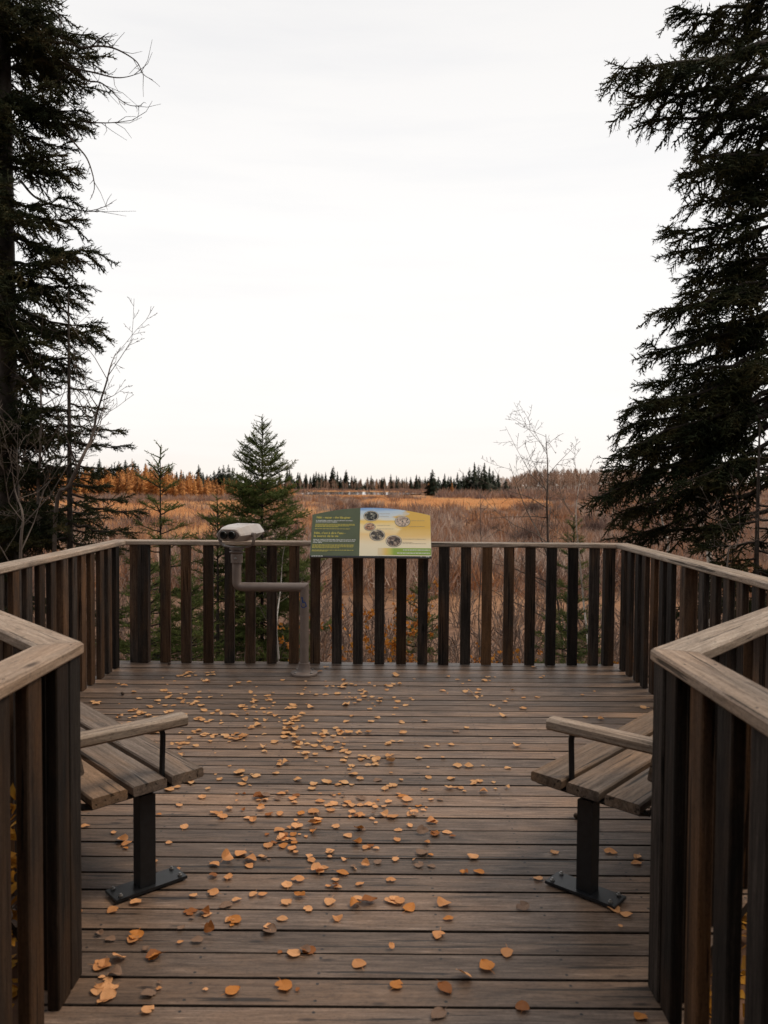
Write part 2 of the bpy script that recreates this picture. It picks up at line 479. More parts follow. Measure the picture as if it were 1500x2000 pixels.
def make_ground():
    ys = np.concatenate([np.linspace(-60, -4, 15), np.linspace(-3, 30, 50), np.linspace(32, 120, 36), np.geomspace(125, 2600, 46)])
    us = np.concatenate([-np.geomspace(1, 60, 26)[::-1], np.linspace(-0.94, 0.94, 25), np.geomspace(1, 60, 26)]) / 60.0
    V, F = [], []
    for y in ys:
        half = 70 + max(y, 0) * 1.3
        for u in us:
            x = u * half
            V.append((x, y, float(ground_z(x, y))))
    n = len(us)
    for j in range(len(ys) - 1):
        for i in range(n - 1):
            F.append((j * n + i, j * n + i + 1, (j + 1) * n + i + 1, (j + 1) * n + i))
    m, t, b = mat('marsh_ground')
    L = t.links.new
    co = N(t, 'ShaderNodeTexCoord')
    n1 = N(t, 'ShaderNodeTexNoise'); n1.inputs['Scale'].default_value = 0.022; n1.inputs['Detail'].default_value = 8; n1.inputs['Roughness'].default_value = 0.62
    mpg = N(t, 'ShaderNodeMapping'); mpg.inputs['Scale'].default_value = (1, 1, 1); L(co.outputs['Object'], mpg.inputs[0]); L(mpg.outputs[0], n1.inputs['Vector'])
    r = ramp_node(t, [(0.33, (0.12, 0.078, 0.062)), (0.46, (0.205, 0.126, 0.090)), (0.56, (0.30, 0.170, 0.10)), (0.70, (0.46, 0.26, 0.13))])
    L(n1.outputs['Fac'], r.inputs[0])
    n2 = N(t, 'ShaderNodeTexNoise'); n2.inputs['Scale'].default_value = 5.0; n2.inputs['Detail'].default_value = 6
    L(co.outputs['Object'], n2.inputs['Vector'])
    r2 = ramp_node(t, [(0.3, (0.45, 0.42, 0.4)), (0.7, (1.25, 1.2, 1.1))]); L(n2.outputs['Fac'], r2.inputs[0])
    mx = N(t, 'ShaderNodeMix', data_type='RGBA', blend_type='MULTIPLY'); mx.inputs['Factor'].default_value = 0.8
    L(r.outputs[0], mx.inputs[6]); L(r2.outputs[0], mx.inputs[7]); L(mx.outputs[2], b.inputs['Base Color'])
    b.inputs['Roughness'].default_value = 0.95; b.inputs['Specular IOR Level'].default_value = 0.05
    me = mesh('ground', V, [np.array(F)], m, smooth=True)
    o = link('ground', me)
    tag(o, 'russet brown marsh and slope below the viewing deck', None, kind='structure')
make_ground()

def make_water():
    n = 60
    V = [(-15, 402, MARSH + 0.7)]
    for i in range(n):
        a = 2 * PI * i / n
        rx = 30 * (1 + 0.14 * math.sin(3 * a + 1) + 0.08 * math.sin(7 * a))
        ry = 72 * (1 + 0.10 * math.sin(2 * a + 2) + 0.06 * math.sin(5 * a))
        V.append((-15 + rx * math.cos(a), 402 + ry * math.sin(a), MARSH + 0.7))
    F = [(0, 1 + i, 1 + (i + 1) % n) for i in range(n)]
    m, t, b = mat('pond_water')
    b.inputs['Base Color'].default_value = (0.03, 0.035, 0.04, 1); b.inputs['Roughness'].default_value = 0.06
    b.inputs['Specular IOR Level'].default_value = 0.6
    nz_ = N(t, 'ShaderNodeTexNoise'); nz_.inputs['Scale'].default_value = 0.8
    bp = N(t, 'ShaderNodeBump'); bp.inputs['Strength'].default_value = 0.05; t.links.new(nz_.outputs['Fac'], bp.inputs['Height']); t.links.new(bp.outputs[0], b.inputs['Normal'])
    tag(link('water', mesh('water', V, [np.array(F)], m)), 'still pale pond water far out in the marsh', None, kind='structure')
make_water()

# ------------------------------------------------------------------ the deck
RAIL_H = 1.10
INNER = [(-0.972, -2.2), (-0.972, 2.57), (-2.30, 4.04), (-2.30, 7.08), (2.07, 7.08), (2.07, 3.90), (0.855, 2.53), (0.855, -2.2)]
DK = 0.10                                                   # the boards run on under the railing

def deck_left(y):
    if y < 2.57 - 0.02: return -0.972 - DK
    if y < 4.04: return -0.972 - DK - (y - 2.55) / (4.04 - 2.55) * 1.328
    return -2.30 - DK
def deck_right(y):
    if y < 2.53 - 0.02: return 0.855 + DK
    if y < 3.90: return 0.855 + DK + (y - 2.51) / (3.90 - 2.51) * 1.215
    return 2.07 + DK

deck = link('deck', None)
deck.empty_display_size = 0.3
tag(deck, 'weathered grey plank floor of the viewing deck', None, kind='structure')
PITCHB = 0.1403
yb = 7.08 + 0.10 - PITCHB / 2
i = 0
while yb > -2.2:
    rg = random.Random(100 + i)
    jit = rg.uniform(-0.004, 0.004)
    y0 = yb
    me = plank_me('plank', 1, 0.1334 + rg.uniform(-0.0030, 0.0020), 0.038, M_deck, 0.0032,
                  cutA=lambda y: deck_left(y0 + y) + jit, cutB=lambda y: deck_right(y0 + y) + jit)
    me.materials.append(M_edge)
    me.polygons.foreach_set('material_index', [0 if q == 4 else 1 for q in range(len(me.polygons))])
    o = link('plank', me, deck, (0, yb, -0.019 + rg.uniform(-0.0022, 0.0012)), (rg.uniform(-0.006, 0.006), 0, rg.uniform(-0.0006, 0.0006)))
    yb -= PITCHB
    i += 1
# joists and rim under the boards
for k in range(9):
    x = -2.28 + k * 0.54
    if abs(x) < 0.9: y0, y1 = -2.2, 7.14
    else: y0, y1 = 2.75 + (abs(x) - 0.9) * 1.05, 7.14
    me = plank_me('joist', y1 - y0, 0.04, 0.18, M_slat, 0.003)
    link('joist', me, deck, (x, (y0 + y1) / 2, -0.135), (0, 0, PI / 2))
me = plank_me('rim_board', 4.5, 0.04, 0.20, M_slat, 0.003)
link('rim_board', me, deck, (-0.115, 7.19, -0.14))
for (x, y) in ((-2.2, 7.0), (-0.8, 7.0), (0.6, 7.0), (1.97, 7.0), (-2.2, 4.3), (1.97, 4.2), (-0.95, 2.5), (0.85, 2.5), (-0.95, -1.5), (0.85, -1.5)):
    gz = float(ground_z(x, y)) - 0.3
    me = plank_me('support_post', -0.225 - gz, 0.14, 0.14, M_slat, 0.004)
    link('support_post', me, deck, (x, y, (-0.225 + gz) / 2), (0, PI / 2, 0))

# ------------------------------------------------------------------ railings
def offset_line(P, d):
    """polyline moved outward (to the left of travel) by d, mitred"""
    P = [Vector(p) for p in P]
    out = []
    for i in range(len(P)):
        if i == 0: t = (P[1] - P[0]).normalized(); n = Vector((-t.y, t.x)); out.append(P[0] + n * d); continue
        if i == len(P) - 1: t = (P[-1] - P[-2]).normalized(); n = Vector((-t.y, t.x)); out.append(P[-1] + n * d); continue
        t0 = (P[i] - P[i - 1]).normalized(); t1 = (P[i + 1] - P[i]).normalized()
        n0 = Vector((-t0.y, t0.x)); n1 = Vector((-t1.y, t1.x))
        m = (n0 + n1); m /= m.dot(n0)
        out.append(P[i] + m * d)
    return out

CAPW, CAPT, SLT, SLW, OVER = 0.14, 0.040, 0.038, 0.089, 0.010
Lin, Lout = offset_line(INNER, 0.0), offset_line(INNER, CAPW)
names = [('weathered wooden slat railing at the left of the walkway, nearest the camera', 'entry'),
         ('slanting wooden slat railing behind the left bench', 'diag'),
         ('wooden slat railing along the left side of the deck', 'side'),
         ('wooden slat railing across the far end of the deck, behind the binocular viewer', 'far'),
         ('dark wooden slat railing along the right side of the deck', 'side'),
         ('slanting wooden slat railing behind the right bench', 'diag'),
         ('weathered wooden slat railing at the right of the walkway, nearest the camera', 'entry')]
slat_me = plank_me('slat', RAIL_H - CAPT - 0.006, SLW, SLT, M_slat, 0.004)
post_me = plank_me('post', RAIL_H - CAPT - 0.004, 0.092, 0.092, M_slat, 0.005)
for s in range(7):
    A, B = Lin[s], Lin[s + 1]
    Ao, Bo = Lout[s], Lout[s + 1]
    t = (B - A).normalized(); n = Vector((-t.y, t.x)); L = (B - A).length
    ang = math.atan2(t.y, t.x)
    rail = thing('railing', names[s][0], 'railing', (A.x, A.y, 0), ang, 'slat railings round the deck')
    # mitred cap board: local x along the run, local y outward
    a_in, a_out = 0.0, (Ao - A).dot(t)
    b_in, b_out = L, (Bo - A).dot(t)
    g = 0.0015
    def cutA(y, a0=a_in, a1=a_out): return a0 + (a1 - a0) * (y + CAPW / 2) / CAPW + g
    def cutB(y, a0=b_in, a1=b_out): return a0 + (a1 - a0) * (y + CAPW / 2) / CAPW - g
    if L > 3.2 and names[s][1] != 'entry':                       # long runs are two boards butted over a post
        js = L * (0.56 if s == 2 else 0.5)
        if s == 3: js = L * 0.62
        link('top_rail', plank_me('top_rail', 1, CAPW, CAPT, M_cap, 0.007, cutA, lambda y: js - 0.001), rail, (0, CAPW / 2, RAIL_H - CAPT / 2))
        link('top_rail', plank_me('top_rail', 1, CAPW, CAPT, M_cap, 0.007, lambda y: js + 0.001, cutB), rail, (0, CAPW / 2, RAIL_H - CAPT / 2 - 0.0012))
    else:
        link('top_rail', plank_me('top_rail', 1, CAPW, CAPT, M_cap, 0.007, cutA, cutB), rail, (0, CAPW / 2, RAIL_H - CAPT / 2))
    rg = random.Random(40 + s)
    zc = (RAIL_H - CAPT) / 2 + 0.001
    yc = OVER + SLT / 2
    def put(me, nm, x, y):
        # the board's long axis (local X) stands upright, its width lies along the run
        R = Matrix(((0, 1, 0), (0, 0, 1), (1, 0, 0))) @ Matrix.Rotation(rg.choice((0, PI)) + rg.uniform(-0.012, 0.012), 3, 'X') @ Matrix.Rotation(rg.uniform(-0.003, 0.003), 3, 'Z')
        o = link(nm, me, rail, (x, y, zc), R.to_euler())
        return o
    if names[s][1] == 'far':
        # travel is left to right; slats counted from the photograph
        for k in range(22):
            x = (-2.150 + 0.1923 * k) + 2.30
            if k in (0, 14): put(post_me, 'post', x, OVER - 0.012 + 0.046)
            else: put(slat_me, 'slat', x + rg.uniform(-0.004, 0.004), yc + rg.uniform(-0.002, 0.004))
        put(post_me, 'post', 0.03 + 0.046, OVER + 0.046 + 0.0)
        put(post_me, 'post', L - 0.045, OVER + 0.046)
    else:
        if names[s][1] == 'entry':
            # first slat stands next to the corner post
            xs = []
            x = (L - 0.150) if s == 0 else 0.150
            while 0.05 < x < L - 0.05:
                xs.append(x); x += -0.19 if s == 0 else 0.19
            put(post_me, 'post', L - 0.047 if s == 0 else 0.047, OVER + 0.047)
            put(post_me, 'post', L - 1.9 if s == 0 else 1.9, OVER + 0.046 + SLT + 0.002)
        else:
            cnt = int((L - 0.24) / 0.19)
            st = (L - cnt * 0.19) / 2
            xs = [st + 0.19 * k for k in range(cnt + 1)]
            if s in (1, 5):
                xs = [x for x in xs if 0.22 < x < L - 0.12] if s == 1 else [x for x in xs if 0.12 < x < L - 0.22]
            if s in (2, 4):
                xp = L * 0.56 if s == 2 else L * 0.5
                put(post_me, 'post', xp, OVER - 0.012 + 0.046)
                xs = [x for x in xs if abs(x - xp) > 0.097]
        for x in xs:
            put(slat_me, 'slat', x + rg.uniform(-0.005, 0.005), yc + rg.uniform(-0.002, 0.005))

# ------------------------------------------------------------------ benches
def bench(tip, t, n, label):
    ang = math.atan2(t[1], t[0])
    left = Vector((-t[1], t[0]))
    sg = 1.0 if left.dot(Vector(n)) > 0 else -1.0
    r = thing('bench', label, 'bench', (tip[0], tip[1], 0), ang, 'benches against the slanting railings')
    x0, x1 = 0.335, 1.80
    rg = random.Random(5 if sg > 0 else 9)
    for c in (0.240, 0.402, 0.563):
        link('seat_board', plank_me('seat_board', x1 - x0, 0.139, 0.040, M_bench, 0.006), r, ((x0 + x1) / 2 + rg.uniform(-0.004, 0.004), sg * c, 0.43 + (c - 0.4) * 0.03), (sg * 0.03, 0, 0))
    for z, y in ((0.60, 0.115), (0.755, 0.085)):
        link('back_board', plank_me('back_board', x1 - x0, 0.125, 0.038, M_bench, 0.006), r, ((x0 + x1) / 2, sg * y, z), (sg * (PI / 2 + 0.19), 0, 0))
    for k, xp in enumerate((0.405, 1.73)):
        leg = MB().box((xp, sg * 0.41, 0.20), (0.064, 0.064, 0.372), 0.006).obj('pedestal', M_black, r)
        plate = MB().box((xp, sg * 0.42, 0.0125), (0.105, 0.30, 0.012), 0.002).obj('base_plate', M_black, leg)
        for bx in (-0.036, 0.036):
            for by in (-0.125, 0.125):
                MB().lathe([(0.009, 0), (0.009, 0.006), (0.005, 0.007), (0.005, 0.012), (0.004, 0.013)], (xp + bx, sg * (0.42 + by), 0.019), 6).obj('bolt', M_bolt, leg)
        br = MB()
        pts = [(xp, sg * 0.625, 0.399), (xp, sg * 0.40, 0.392), (xp, sg * 0.19, 0.386), (xp, sg * 0.155, 0.395), (xp, sg * 0.140, 0.43), (xp, sg * 0.115, 0.56), (xp, sg * 0.05, 0.81)]
        for a, b_ in zip(pts[:-1], pts[1:]):
            d = Vector(b_) - Vector(a); L_ = d.length + 0.008
            M_ = Vector((d.x, d.y, d.z)).to_track_quat('X', 'Z').to_matrix()
            V, F = plank_data(L_, 0.050, 0.010, 0.002)
            mid = (Vector(a) + Vector(b_)) / 2
            br.add([tuple(M_ @ Vector(p) + mid) for p in V], F)
        br.obj('seat_bracket', M_black, r)
        MB().tube([(xp, sg * 0.484, 0.40), (xp, sg * 0.487, 0.50), (xp, sg * 0.49, 0.60), (xp, sg * 0.486, 0.622), (xp, sg * 0.47, 0.632), (xp, sg * 0.42, 0.634)], 0.0125, 6).obj('arm_support', M_black, r, True)
        arm = link('armrest', plank_me('armrest', 0.445, 0.072, 0.046, M_cap, 0.010), r, (xp - 0.03, sg * 0.345, 0.660), (0, 0.0, sg * PI / 2))
        MB().box((xp - 0.03, sg * 0.105, 0.655), (0.05, 0.022, 0.07), 0.003).obj('arm_bracket', M_black, arm).matrix_parent_inverse = (Matrix.Translation(arm.location) @ arm.rotation_euler.to_matrix().to_4x4()).inverted()
    return r
dl = Vector((-1.32, 1.47)).normalized()
dr = Vector((1.215, 1.37)).normalized()
bench((-0.98, 2.55), dl, (dl.y, -dl.x), 'wooden bench with black pedestal legs on the left side of the deck')
bench((0.855, 2.53), dr, (-dr.y, dr.x), 'wooden bench with black pedestal legs on the right side of the deck')

# ------------------------------------------------------------------ binocular viewer
M_taupe = plain('taupe_paint', (0.165, 0.128, 0.110), rough=0.45, noise_amt=0.12, scale=14, spec=0.4)
M_head = plain('viewer_head_paint', (0.40, 0.35, 0.315), rough=0.30, noise_amt=0.08, scale=10, spec=0.55)
M_face = plain('viewer_face_paint', (0.150, 0.116, 0.100), rough=0.5, noise_amt=0.15, scale=20, spec=0.3)
M_lens = plain('black_eyepiece', (0.008, 0.008, 0.009), rough=0.25, spec=0.5)
M_blue = plain('blue_decal', (0.010, 0.045, 0.17), rough=0.5)
VX, VY = -0.668, 6.70
v = thing('binocular_viewer', 'taupe binocular viewer on a cranked pole with blue wheelchair sign', 'viewer', (VX, VY, 0))
MB().lathe([(0.116, 0.002), (0.116, 0.016), (0.110, 0.022), (0.080, 0.024), (0.062, 0.030), (0.050, 0.052), (0.047, 0.085), (0.047, 0.100), (0.040, 0.102)], k=32).obj('base_flange', M_taupe, v, True)
for k in range(4):
    a = PI / 4 + k * PI / 2
    MB().lathe([(0.010, 0), (0.010, 0.008), (0.005, 0.012)], (0.095 * math.cos(a), 0.095 * math.sin(a), 0.0225), 6).obj('bolt', M_bolt, v)
RP = 0.0385
AX = -0.572                                                     # the riser stands this far to the left
ZA = 0.742
def mitre_tube(segs, k=20):
    """upright pole cut at 45 degrees against the arm"""
    V, F = [], []
    for i in range(k):
        a = 2 * PI * i / k
        x, y = RP * math.cos(a), RP * math.sin(a)
        V += [(x, y, segs[0]), (x, y, segs[1] + segs[2] * x)]
    for i in range(k):
        j = (i + 1) % k
        F.append((2 * i, 2 * j, 2 * j + 1, 2 * i + 1))
    F += [tuple(2 * i for i in reversed(range(k))), tuple(2 * i + 1 for i in range(k))]
    return V, F
m_ = MB(); m_.add(*mitre_tube((0.10, ZA, 1.0))); m_.obj('pole', M_taupe, v, True)
V, F = [], []
k = 20
for i in range(k):
    a = 2 * PI * i / k
    y, z = RP * math.cos(a), RP * math.sin(a)
    V += [(AX + 0.055, y, ZA + z), (z, y, ZA + z)]
for i in range(k):
    j = (i + 1) % k
    F.append((2 * i, 2 * i + 1, 2 * j + 1, 2 * j))
F += [tuple(2 * i for i in range(k)), tuple(2 * i + 1 for i in reversed(range(k)))]
m_ = MB(); m_.add(V, F); m_.obj('arm', M_taupe, v, True)
el = [(AX + 0.058, 0, ZA), (AX + 0.035, 0, ZA + 0.002), (AX + 0.015, 0, ZA + 0.010), (AX + 0.004, 0, ZA + 0.026), (AX, 0, ZA + 0.05), (AX, 0, 0.96)]
MB().tube(el, RP, 20).obj('riser', M_taupe, v, True)
MB().lathe([(0.044, 0.945), (0.0505, 0.948), (0.0505, 1.012), (0.046, 1.016), (0.046, 1.022), (0.062, 1.036), (0.062, 1.042), (0.045, 1.044), (0.045, 1.058), (0.060, 1.060), (0.060, 1.078)], (AX, 0, 0), 28).obj('collar', M_taupe, v, True)
MB().lathe([(0.010, 0), (0.010, 0.006), (0.006, 0.008)], k=10).obj('coin_lock', M_bolt, v, False, (AX, -0.0495, 0.985), (PI / 2, 0, 0))
yaw = math.radians(-16)
yk = [(-0.162, 0, 1.20), (-0.160, 0, 1.145), (-0.147, 0, 1.106), (-0.112, 0, 1.084), (-0.06, 0, 1.078), (0.06, 0, 1.078), (0.112, 0, 1.084), (0.147, 0, 1.106), (0.160, 0, 1.145), (0.162, 0, 1.20)]
V, F = [], []
for i, p in enumerate(yk):
    P = np.array(yk)
    T = P[min(i + 1, len(P) - 1)] - P[max(i - 1, 0)]; T = T / np.linalg.norm(T)
    nn = np.array((-T[2], 0, T[0]))
    for su, sv in ((-1, -1), (1, -1), (1, 1), (-1, 1)):
        q = np.array(p) + nn * 0.005 * su + np.array((0, 0.021 * sv, 0)); V.append(tuple(q))
for i in range(len(yk) - 1):
    for j in range(4):
        F.append((4 * i + j, 4 * i + (j + 1) % 4, 4 * i + 4 + (j + 1) % 4, 4 * i + 4 + j))
F += [(3, 2, 1, 0), tuple(4 * (len(yk) - 1) + j for j in range(4))]
m_ = MB(); m_.add(V, F); yoke = m_.obj('yoke', M_taupe, v, True, (AX, 0, 0), (0, 0, yaw))
HEX = [(1.0, -0.10), (0.93, 0.18), (0.66, 0.92), (0.50, 1.0), (-0.50, 1.0), (-0.66, 0.92), (-0.93, 0.18), (-1.0, -0.10), (-0.90, -0.36), (-0.60, -0.95), (-0.45, -1.0), (0.45, -1.0), (0.60, -0.95), (0.90, -0.36)]
rings = [(-0.152, 0.104, 0.044, 1.190), (-0.146, 0.112, 0.049, 1.190), (-0.10, 0.128, 0.060, 1.192), (0.02, 0.146, 0.070, 1.197), (0.17, 0.146, 0.070, 1.202), (0.262, 0.134, 0.060, 1.206), (0.285, 0.118, 0.048, 1.206)]
V, F = [], []
k = len(HEX)
for y_, a_, b_, z_ in rings: V += [(a_ * hx, y_, z_ + b_ * hz) for hx, hz in HEX]
for j in range(len(rings) - 1):
    for i in range(k):
        F.append((j * k + i, (j + 1) * k + i, (j + 1) * k + (i + 1) % k, j * k + (i + 1) % k))
F += [tuple(range(k)), tuple((len(rings) - 1) * k + i for i in reversed(range(k)))]
F = [tuple(reversed(f)) for f in F]
m_ = MB(); m_.add(V, F); head = m_.obj('viewer_head', M_head, v, False, (AX, 0, 0), (0, 0, yaw))
fp = []
for i in range(32):
    th = 2 * PI * i / 32; c_, s_ = math.cos(th), math.sin(th)
    fp.append((0.098 * math.copysign(abs(c_) ** 0.7, c_), 0.041 * math.copysign(abs(s_) ** 1.15, s_)))
V = [(x, -0.1585, 1.190 + z) for x, z in fp] + [(x * 1.03, -0.150, 1.190 + z * 1.05) for x, z in fp]
F = [tuple(range(32))] + [(i, 32 + i, 32 + (i + 1) % 32, (i + 1) % 32) for i in range(32)]
m_ = MB(); m_.add(V, F); m_.obj('face_plate', M_face, head)
for x in (-0.037, 0.037):
    MB().lathe([(0.034, 0), (0.034, 0.018), (0.030, 0.026), (0.020, 0.026), (0.018, 0.012)], k=20).obj('eyepiece', M_lens, head, True, (x, -0.150, 1.190), (PI / 2, 0, 0))
for x in (-1, 1):
    MB().lathe([(0.020, 0), (0.020, 0.016), (0.014, 0.021)], k=14).obj('pivot_knob', M_taupe, yoke, True, (x * 0.140, 0, 1.185), (0, x * PI / 2, 0))
MB().lathe([(0.006, 0), (0.004, 0.006)], k=8).obj('sight_bead', M_taupe, head, False, (0.0, 0.02, 1.262))
# wheelchair symbol wrapped on the pole
def strip(pts, wd):
    out_v, out_f = [], []
    P = [Vector(p) for p in pts]
    for i, p in enumerate(P):
        T = (P[min(i + 1, len(P) - 1)] - P[max(i - 1, 0)]).normalized()
        n_ = Vector((-T.y, T.x)) * wd / 2
        out_v += [p + n_, p - n_]
    for i in range(len(P) - 1): out_f.append((2 * i, 2 * i + 1, 2 * i + 3, 2 * i + 2))
    return out_v, out_f
sy = MB()
def wrap(Vs, Fs):
    W = []
    for p in Vs:
        a = (p.x - 0.004) / RP - PI / 2 
        W.append(((RP + 0.0012) * math.cos(a), (RP + 0.0012) * math.sin(a), 0.60 + p.y))
    sy.add(W, Fs)
arc = [(0.000 + 0.023 * math.cos(math.radians(a)), -0.001 + 0.023 * math.sin(math.radians(a))) for a in range(150, 372, 12)]
wrap(*strip(arc, 0.0068))
wrap(*strip([(-0.010, 0.045), (-0.008, 0.032), (-0.006, 0.017)], 0.0105))
wrap(*strip([(-0.008, 0.018), (0.006, 0.018), (0.017, 0.017)], 0.0085))
wrap(*strip([(-0.008, 0.031), (0.012, 0.030)], 0.0055))
wrap(*strip([(0.015, 0.020), (0.020, 0.004), (0.025, -0.015), (0.031, -0.012)], 0.0075))
hd = [Vector((-0.012, 0.056))] + [Vector((-0.012 + 0.0085 * math.cos(2 * PI * i / 14), 0.056 + 0.0085 * math.sin(2 * PI * i / 14))) for i in range(14)]
wrap(hd, [(0, 1 + i, 1 + (i + 1) % 14) for i in range(14)])
sy.obj('wheelchair_symbol', M_blue, v)

# ------------------------------------------------------------------ interpretive sign
SG = thing('information_sign', 'green and yellow interpretive panel with oval photos, mounted on the far railing', 'sign', (-0.111, 6.80, 0.988))
SG.rotation_euler = (math.radians(54.8), 0, 0)
def pm(cx, cy): return ((cx - 745) / 1264.0, (620 - cy) / 1106.0)
def sign_top(u): return 0.434 + 0.078 * (1 - (u / 0.522) ** 2)
def field(u0, u1, v0, z, nm, mt, thick=None, inset=0.0):
    nseg = 24
    top = [(u0 + (u1 - u0) * i / nseg, sign_top(u0 + (u1 - u0) * i / nseg) - inset) for i in range(nseg + 1)]
    V = [(u0, v0, z), (u1, v0, z)] + [(a, b_, z) for a, b_ in reversed(top)]
    n_ = len(V)
    F = [tuple(range(n_))]
    if thick:
        V += [(a, b_, z - thick) for a, b_, _ in V[:n_]]
        F += [tuple(reversed(range(n_, 2 * n_)))] + [(i, n_ + i, n_ + (i + 1) % n_, (i + 1) % n_) for i in range(n_)]
    m_ = MB(); m_.add(V, F)
    return m_.obj(nm, mt, SG)
M_sgreen = plain('sign_green_print', (0.085, 0.105, 0.058), rough=0.4, noise_amt=0.1, scale=8)
M_sdark = plain('sign_dark_strip', (0.02, 0.022, 0.028), rough=0.4)
M_sedge = plain('sign_panel_core', (0.20, 0.19, 0.16), rough=0.5)
M_syel = plain('sign_yellow_ink', (0.62, 0.52, 0.10), rough=0.5, noise_amt=0.05)
M_swhite = plain('sign_white_ink', (0.75, 0.75, 0.72), rough=0.5, noise_amt=0.05)
M_sgrey = plain('sign_grey_ink', (0.34, 0.27, 0.18), rough=0.5, noise_amt=0.1)
M_rim = plain('sign_photo_rim', (0.09, 0.075, 0.075), rough=0.5)
M_ring = plain('sign_photo_ring', (0.66, 0.58, 0.46), rough=0.5)
def picture_mat():
    m, t, b = mat('sign_landscape_print'); L = t.links.new
    co = N(t, 'ShaderNodeTexCoord'); sx = N(t, 'ShaderNodeSeparateXYZ'); L(co.outputs['Object'], sx.inputs[0])
    n = N(t, 'ShaderNodeTexNoise'); n.inputs['Scale'].default_value = 9; n.inputs['Detail'].default_value = 6
    mpp = N(t, 'ShaderNodeMapping'); mpp.inputs['Scale'].default_value = (0.55, 1.5, 1); L(co.outputs['Object'], mpp.inputs[0]); L(mpp.outputs[0], n.inputs['Vector'])
    f = math_node(t, 'ADD', math_node(t, 'MULTIPLY', sx.outputs[1], 1.95), math_node(t, 'MULTIPLY', math_node(t, 'SUBTRACT', n.outputs['Fac'], 0.5), 0.16))
    r = ramp_node(t, [(0.05, (0.779, 0.708, 0.519)), (0.26, (0.850, 0.743, 0.531)), (0.44, (0.873, 0.614, 0.283)), (0.56, (0.897, 0.732, 0.425)), (0.64, (0.897, 0.708, 0.378)), (0.72, (0.885, 0.590, 0.142)), (0.76, (0.732, 0.732, 0.661)), (0.92, (0.543, 0.661, 0.779)), (0.985, (0.236, 0.401, 0.684))])
    L(f, r.inputs[0])
    # autumn treetops at the upper right of the print
    g_ = math_node(t, 'ADD', math_node(t, 'MULTIPLY', sx.outputs[0], 2.6), math_node(t, 'MULTIPLY', math_node(t, 'SUBTRACT', n.outputs['Fac'], 0.5), 1.1))
    mr = N(t, 'ShaderNodeMapRange', clamp=True); L(g_, mr.inputs['Value']); mr.inputs['From Min'].default_value = 0.60; mr.inputs['From Max'].default_value = 0.74
    hi = N(t, 'ShaderNodeMapRange', clamp=True); L(sx.outputs[1], hi.inputs['Value']); hi.inputs['From Min'].default_value = 0.16; hi.inputs['From Max'].default_value = 0.30
    mx = N(t, 'ShaderNodeMix', data_type='RGBA'); L(math_node(t, 'MULTIPLY', mr.outputs[0], hi.outputs[0]), mx.inputs['Factor']); L(r.outputs[0], mx.inputs[6]); mx.inputs[7].default_value = (0.74, 0.46, 0.10, 1)
    L(mx.outputs[2], b.inputs['Base Color']); b.inputs['Roughness'].default_value = 0.42
    return m
def strip_mat():
    m, t, b = mat('sign_green_band_print'); L = t.links.new
    co = N(t, 'ShaderNodeTexCoord'); sx = N(t, 'ShaderNodeSeparateXYZ'); L(co.outputs['Object'], sx.inputs[0])
    r = ramp_node(t, [(0.08, (0.72, 0.60, 0.38)), (0.13, (0.72, 0.50, 0.14)), (0.17, (0.50, 0.50, 0.11)), (0.20, (0.26, 0.38, 0.06)), (0.5, (0.24, 0.36, 0.07))]); L(sx.outputs[0], r.inputs[0])
    L(r.outputs[0], b.inputs['Base Color']); b.inputs['Roughness'].default_value = 0.42
    return m
def photo_mat(name, c0, c1, c2, sc_):
    m, t, b = mat(name); L = t.links.new
    co = N(t, 'ShaderNodeTexCoord')
    n = N(t, 'ShaderNodeTexNoise'); n.inputs['Scale'].default_value = sc_; n.inputs['Detail'].default_value = 6; n.inputs['Distortion'].default_value = 1.2
    L(co.outputs['Object'], n.inputs['Vector'])
    r = ramp_node(t, [(0.36, c0), (0.52, c1), (0.66, c2)]); L(n.outputs['Fac'], r.inputs[0]); L(r.outputs[0], b.inputs['Base Color']); b.inputs['Roughness'].default_value = 0.4
    return m
field(-0.522, 0.522, 0.0, 0.0, 'panel', M_sedge, 0.014)
du = pm(620, 0)[0]
field(-0.520, du, 0.016, 0.0015, 'green_field', M_sgreen, inset=0.002)
field(du, 0.520, 0.016, 0.0015, 'picture_field', picture_mat(), inset=0.002)
MB().add([(-0.522, 0, 0.0016), (0.522, 0, 0.0016), (0.522, 0.0155, 0.0016), (-0.522, 0.0155, 0.0016)], [(0, 1, 2, 3)]).obj('footer_strip', M_sdark, SG)
u0, v0 = pm(820, 592); u1, v1 = pm(1402, 515)
MB().add([(u0, v0, 0.0026), (0.518, v0, 0.0026), (0.518, v1, 0.0026), (u0, v1, 0.0026)], [(0, 1, 2, 3)]).obj('green_band', strip_mat(), SG)
ov = [((742, 152), 83, 60, ((0.012, 0.012, 0.014), (0.05, 0.05, 0.045), (0.55, 0.52, 0.42))), ((1092, 213), 84, 61, ((0.05, 0.045, 0.06), (0.55, 0.42, 0.32), (0.72, 0.58, 0.46))),
      ((728, 277), 63, 46, ((0.07, 0.05, 0.04), (0.40, 0.20, 0.11), (0.6, 0.45, 0.32))), ((813, 372), 84, 63, ((0.03, 0.03, 0.035), (0.10, 0.08, 0.06), (0.62, 0.52, 0.38))),
      ((995, 437), 86, 65, ((0.03, 0.028, 0.03), (0.15, 0.10, 0.075), (0.42, 0.33, 0.26)))]
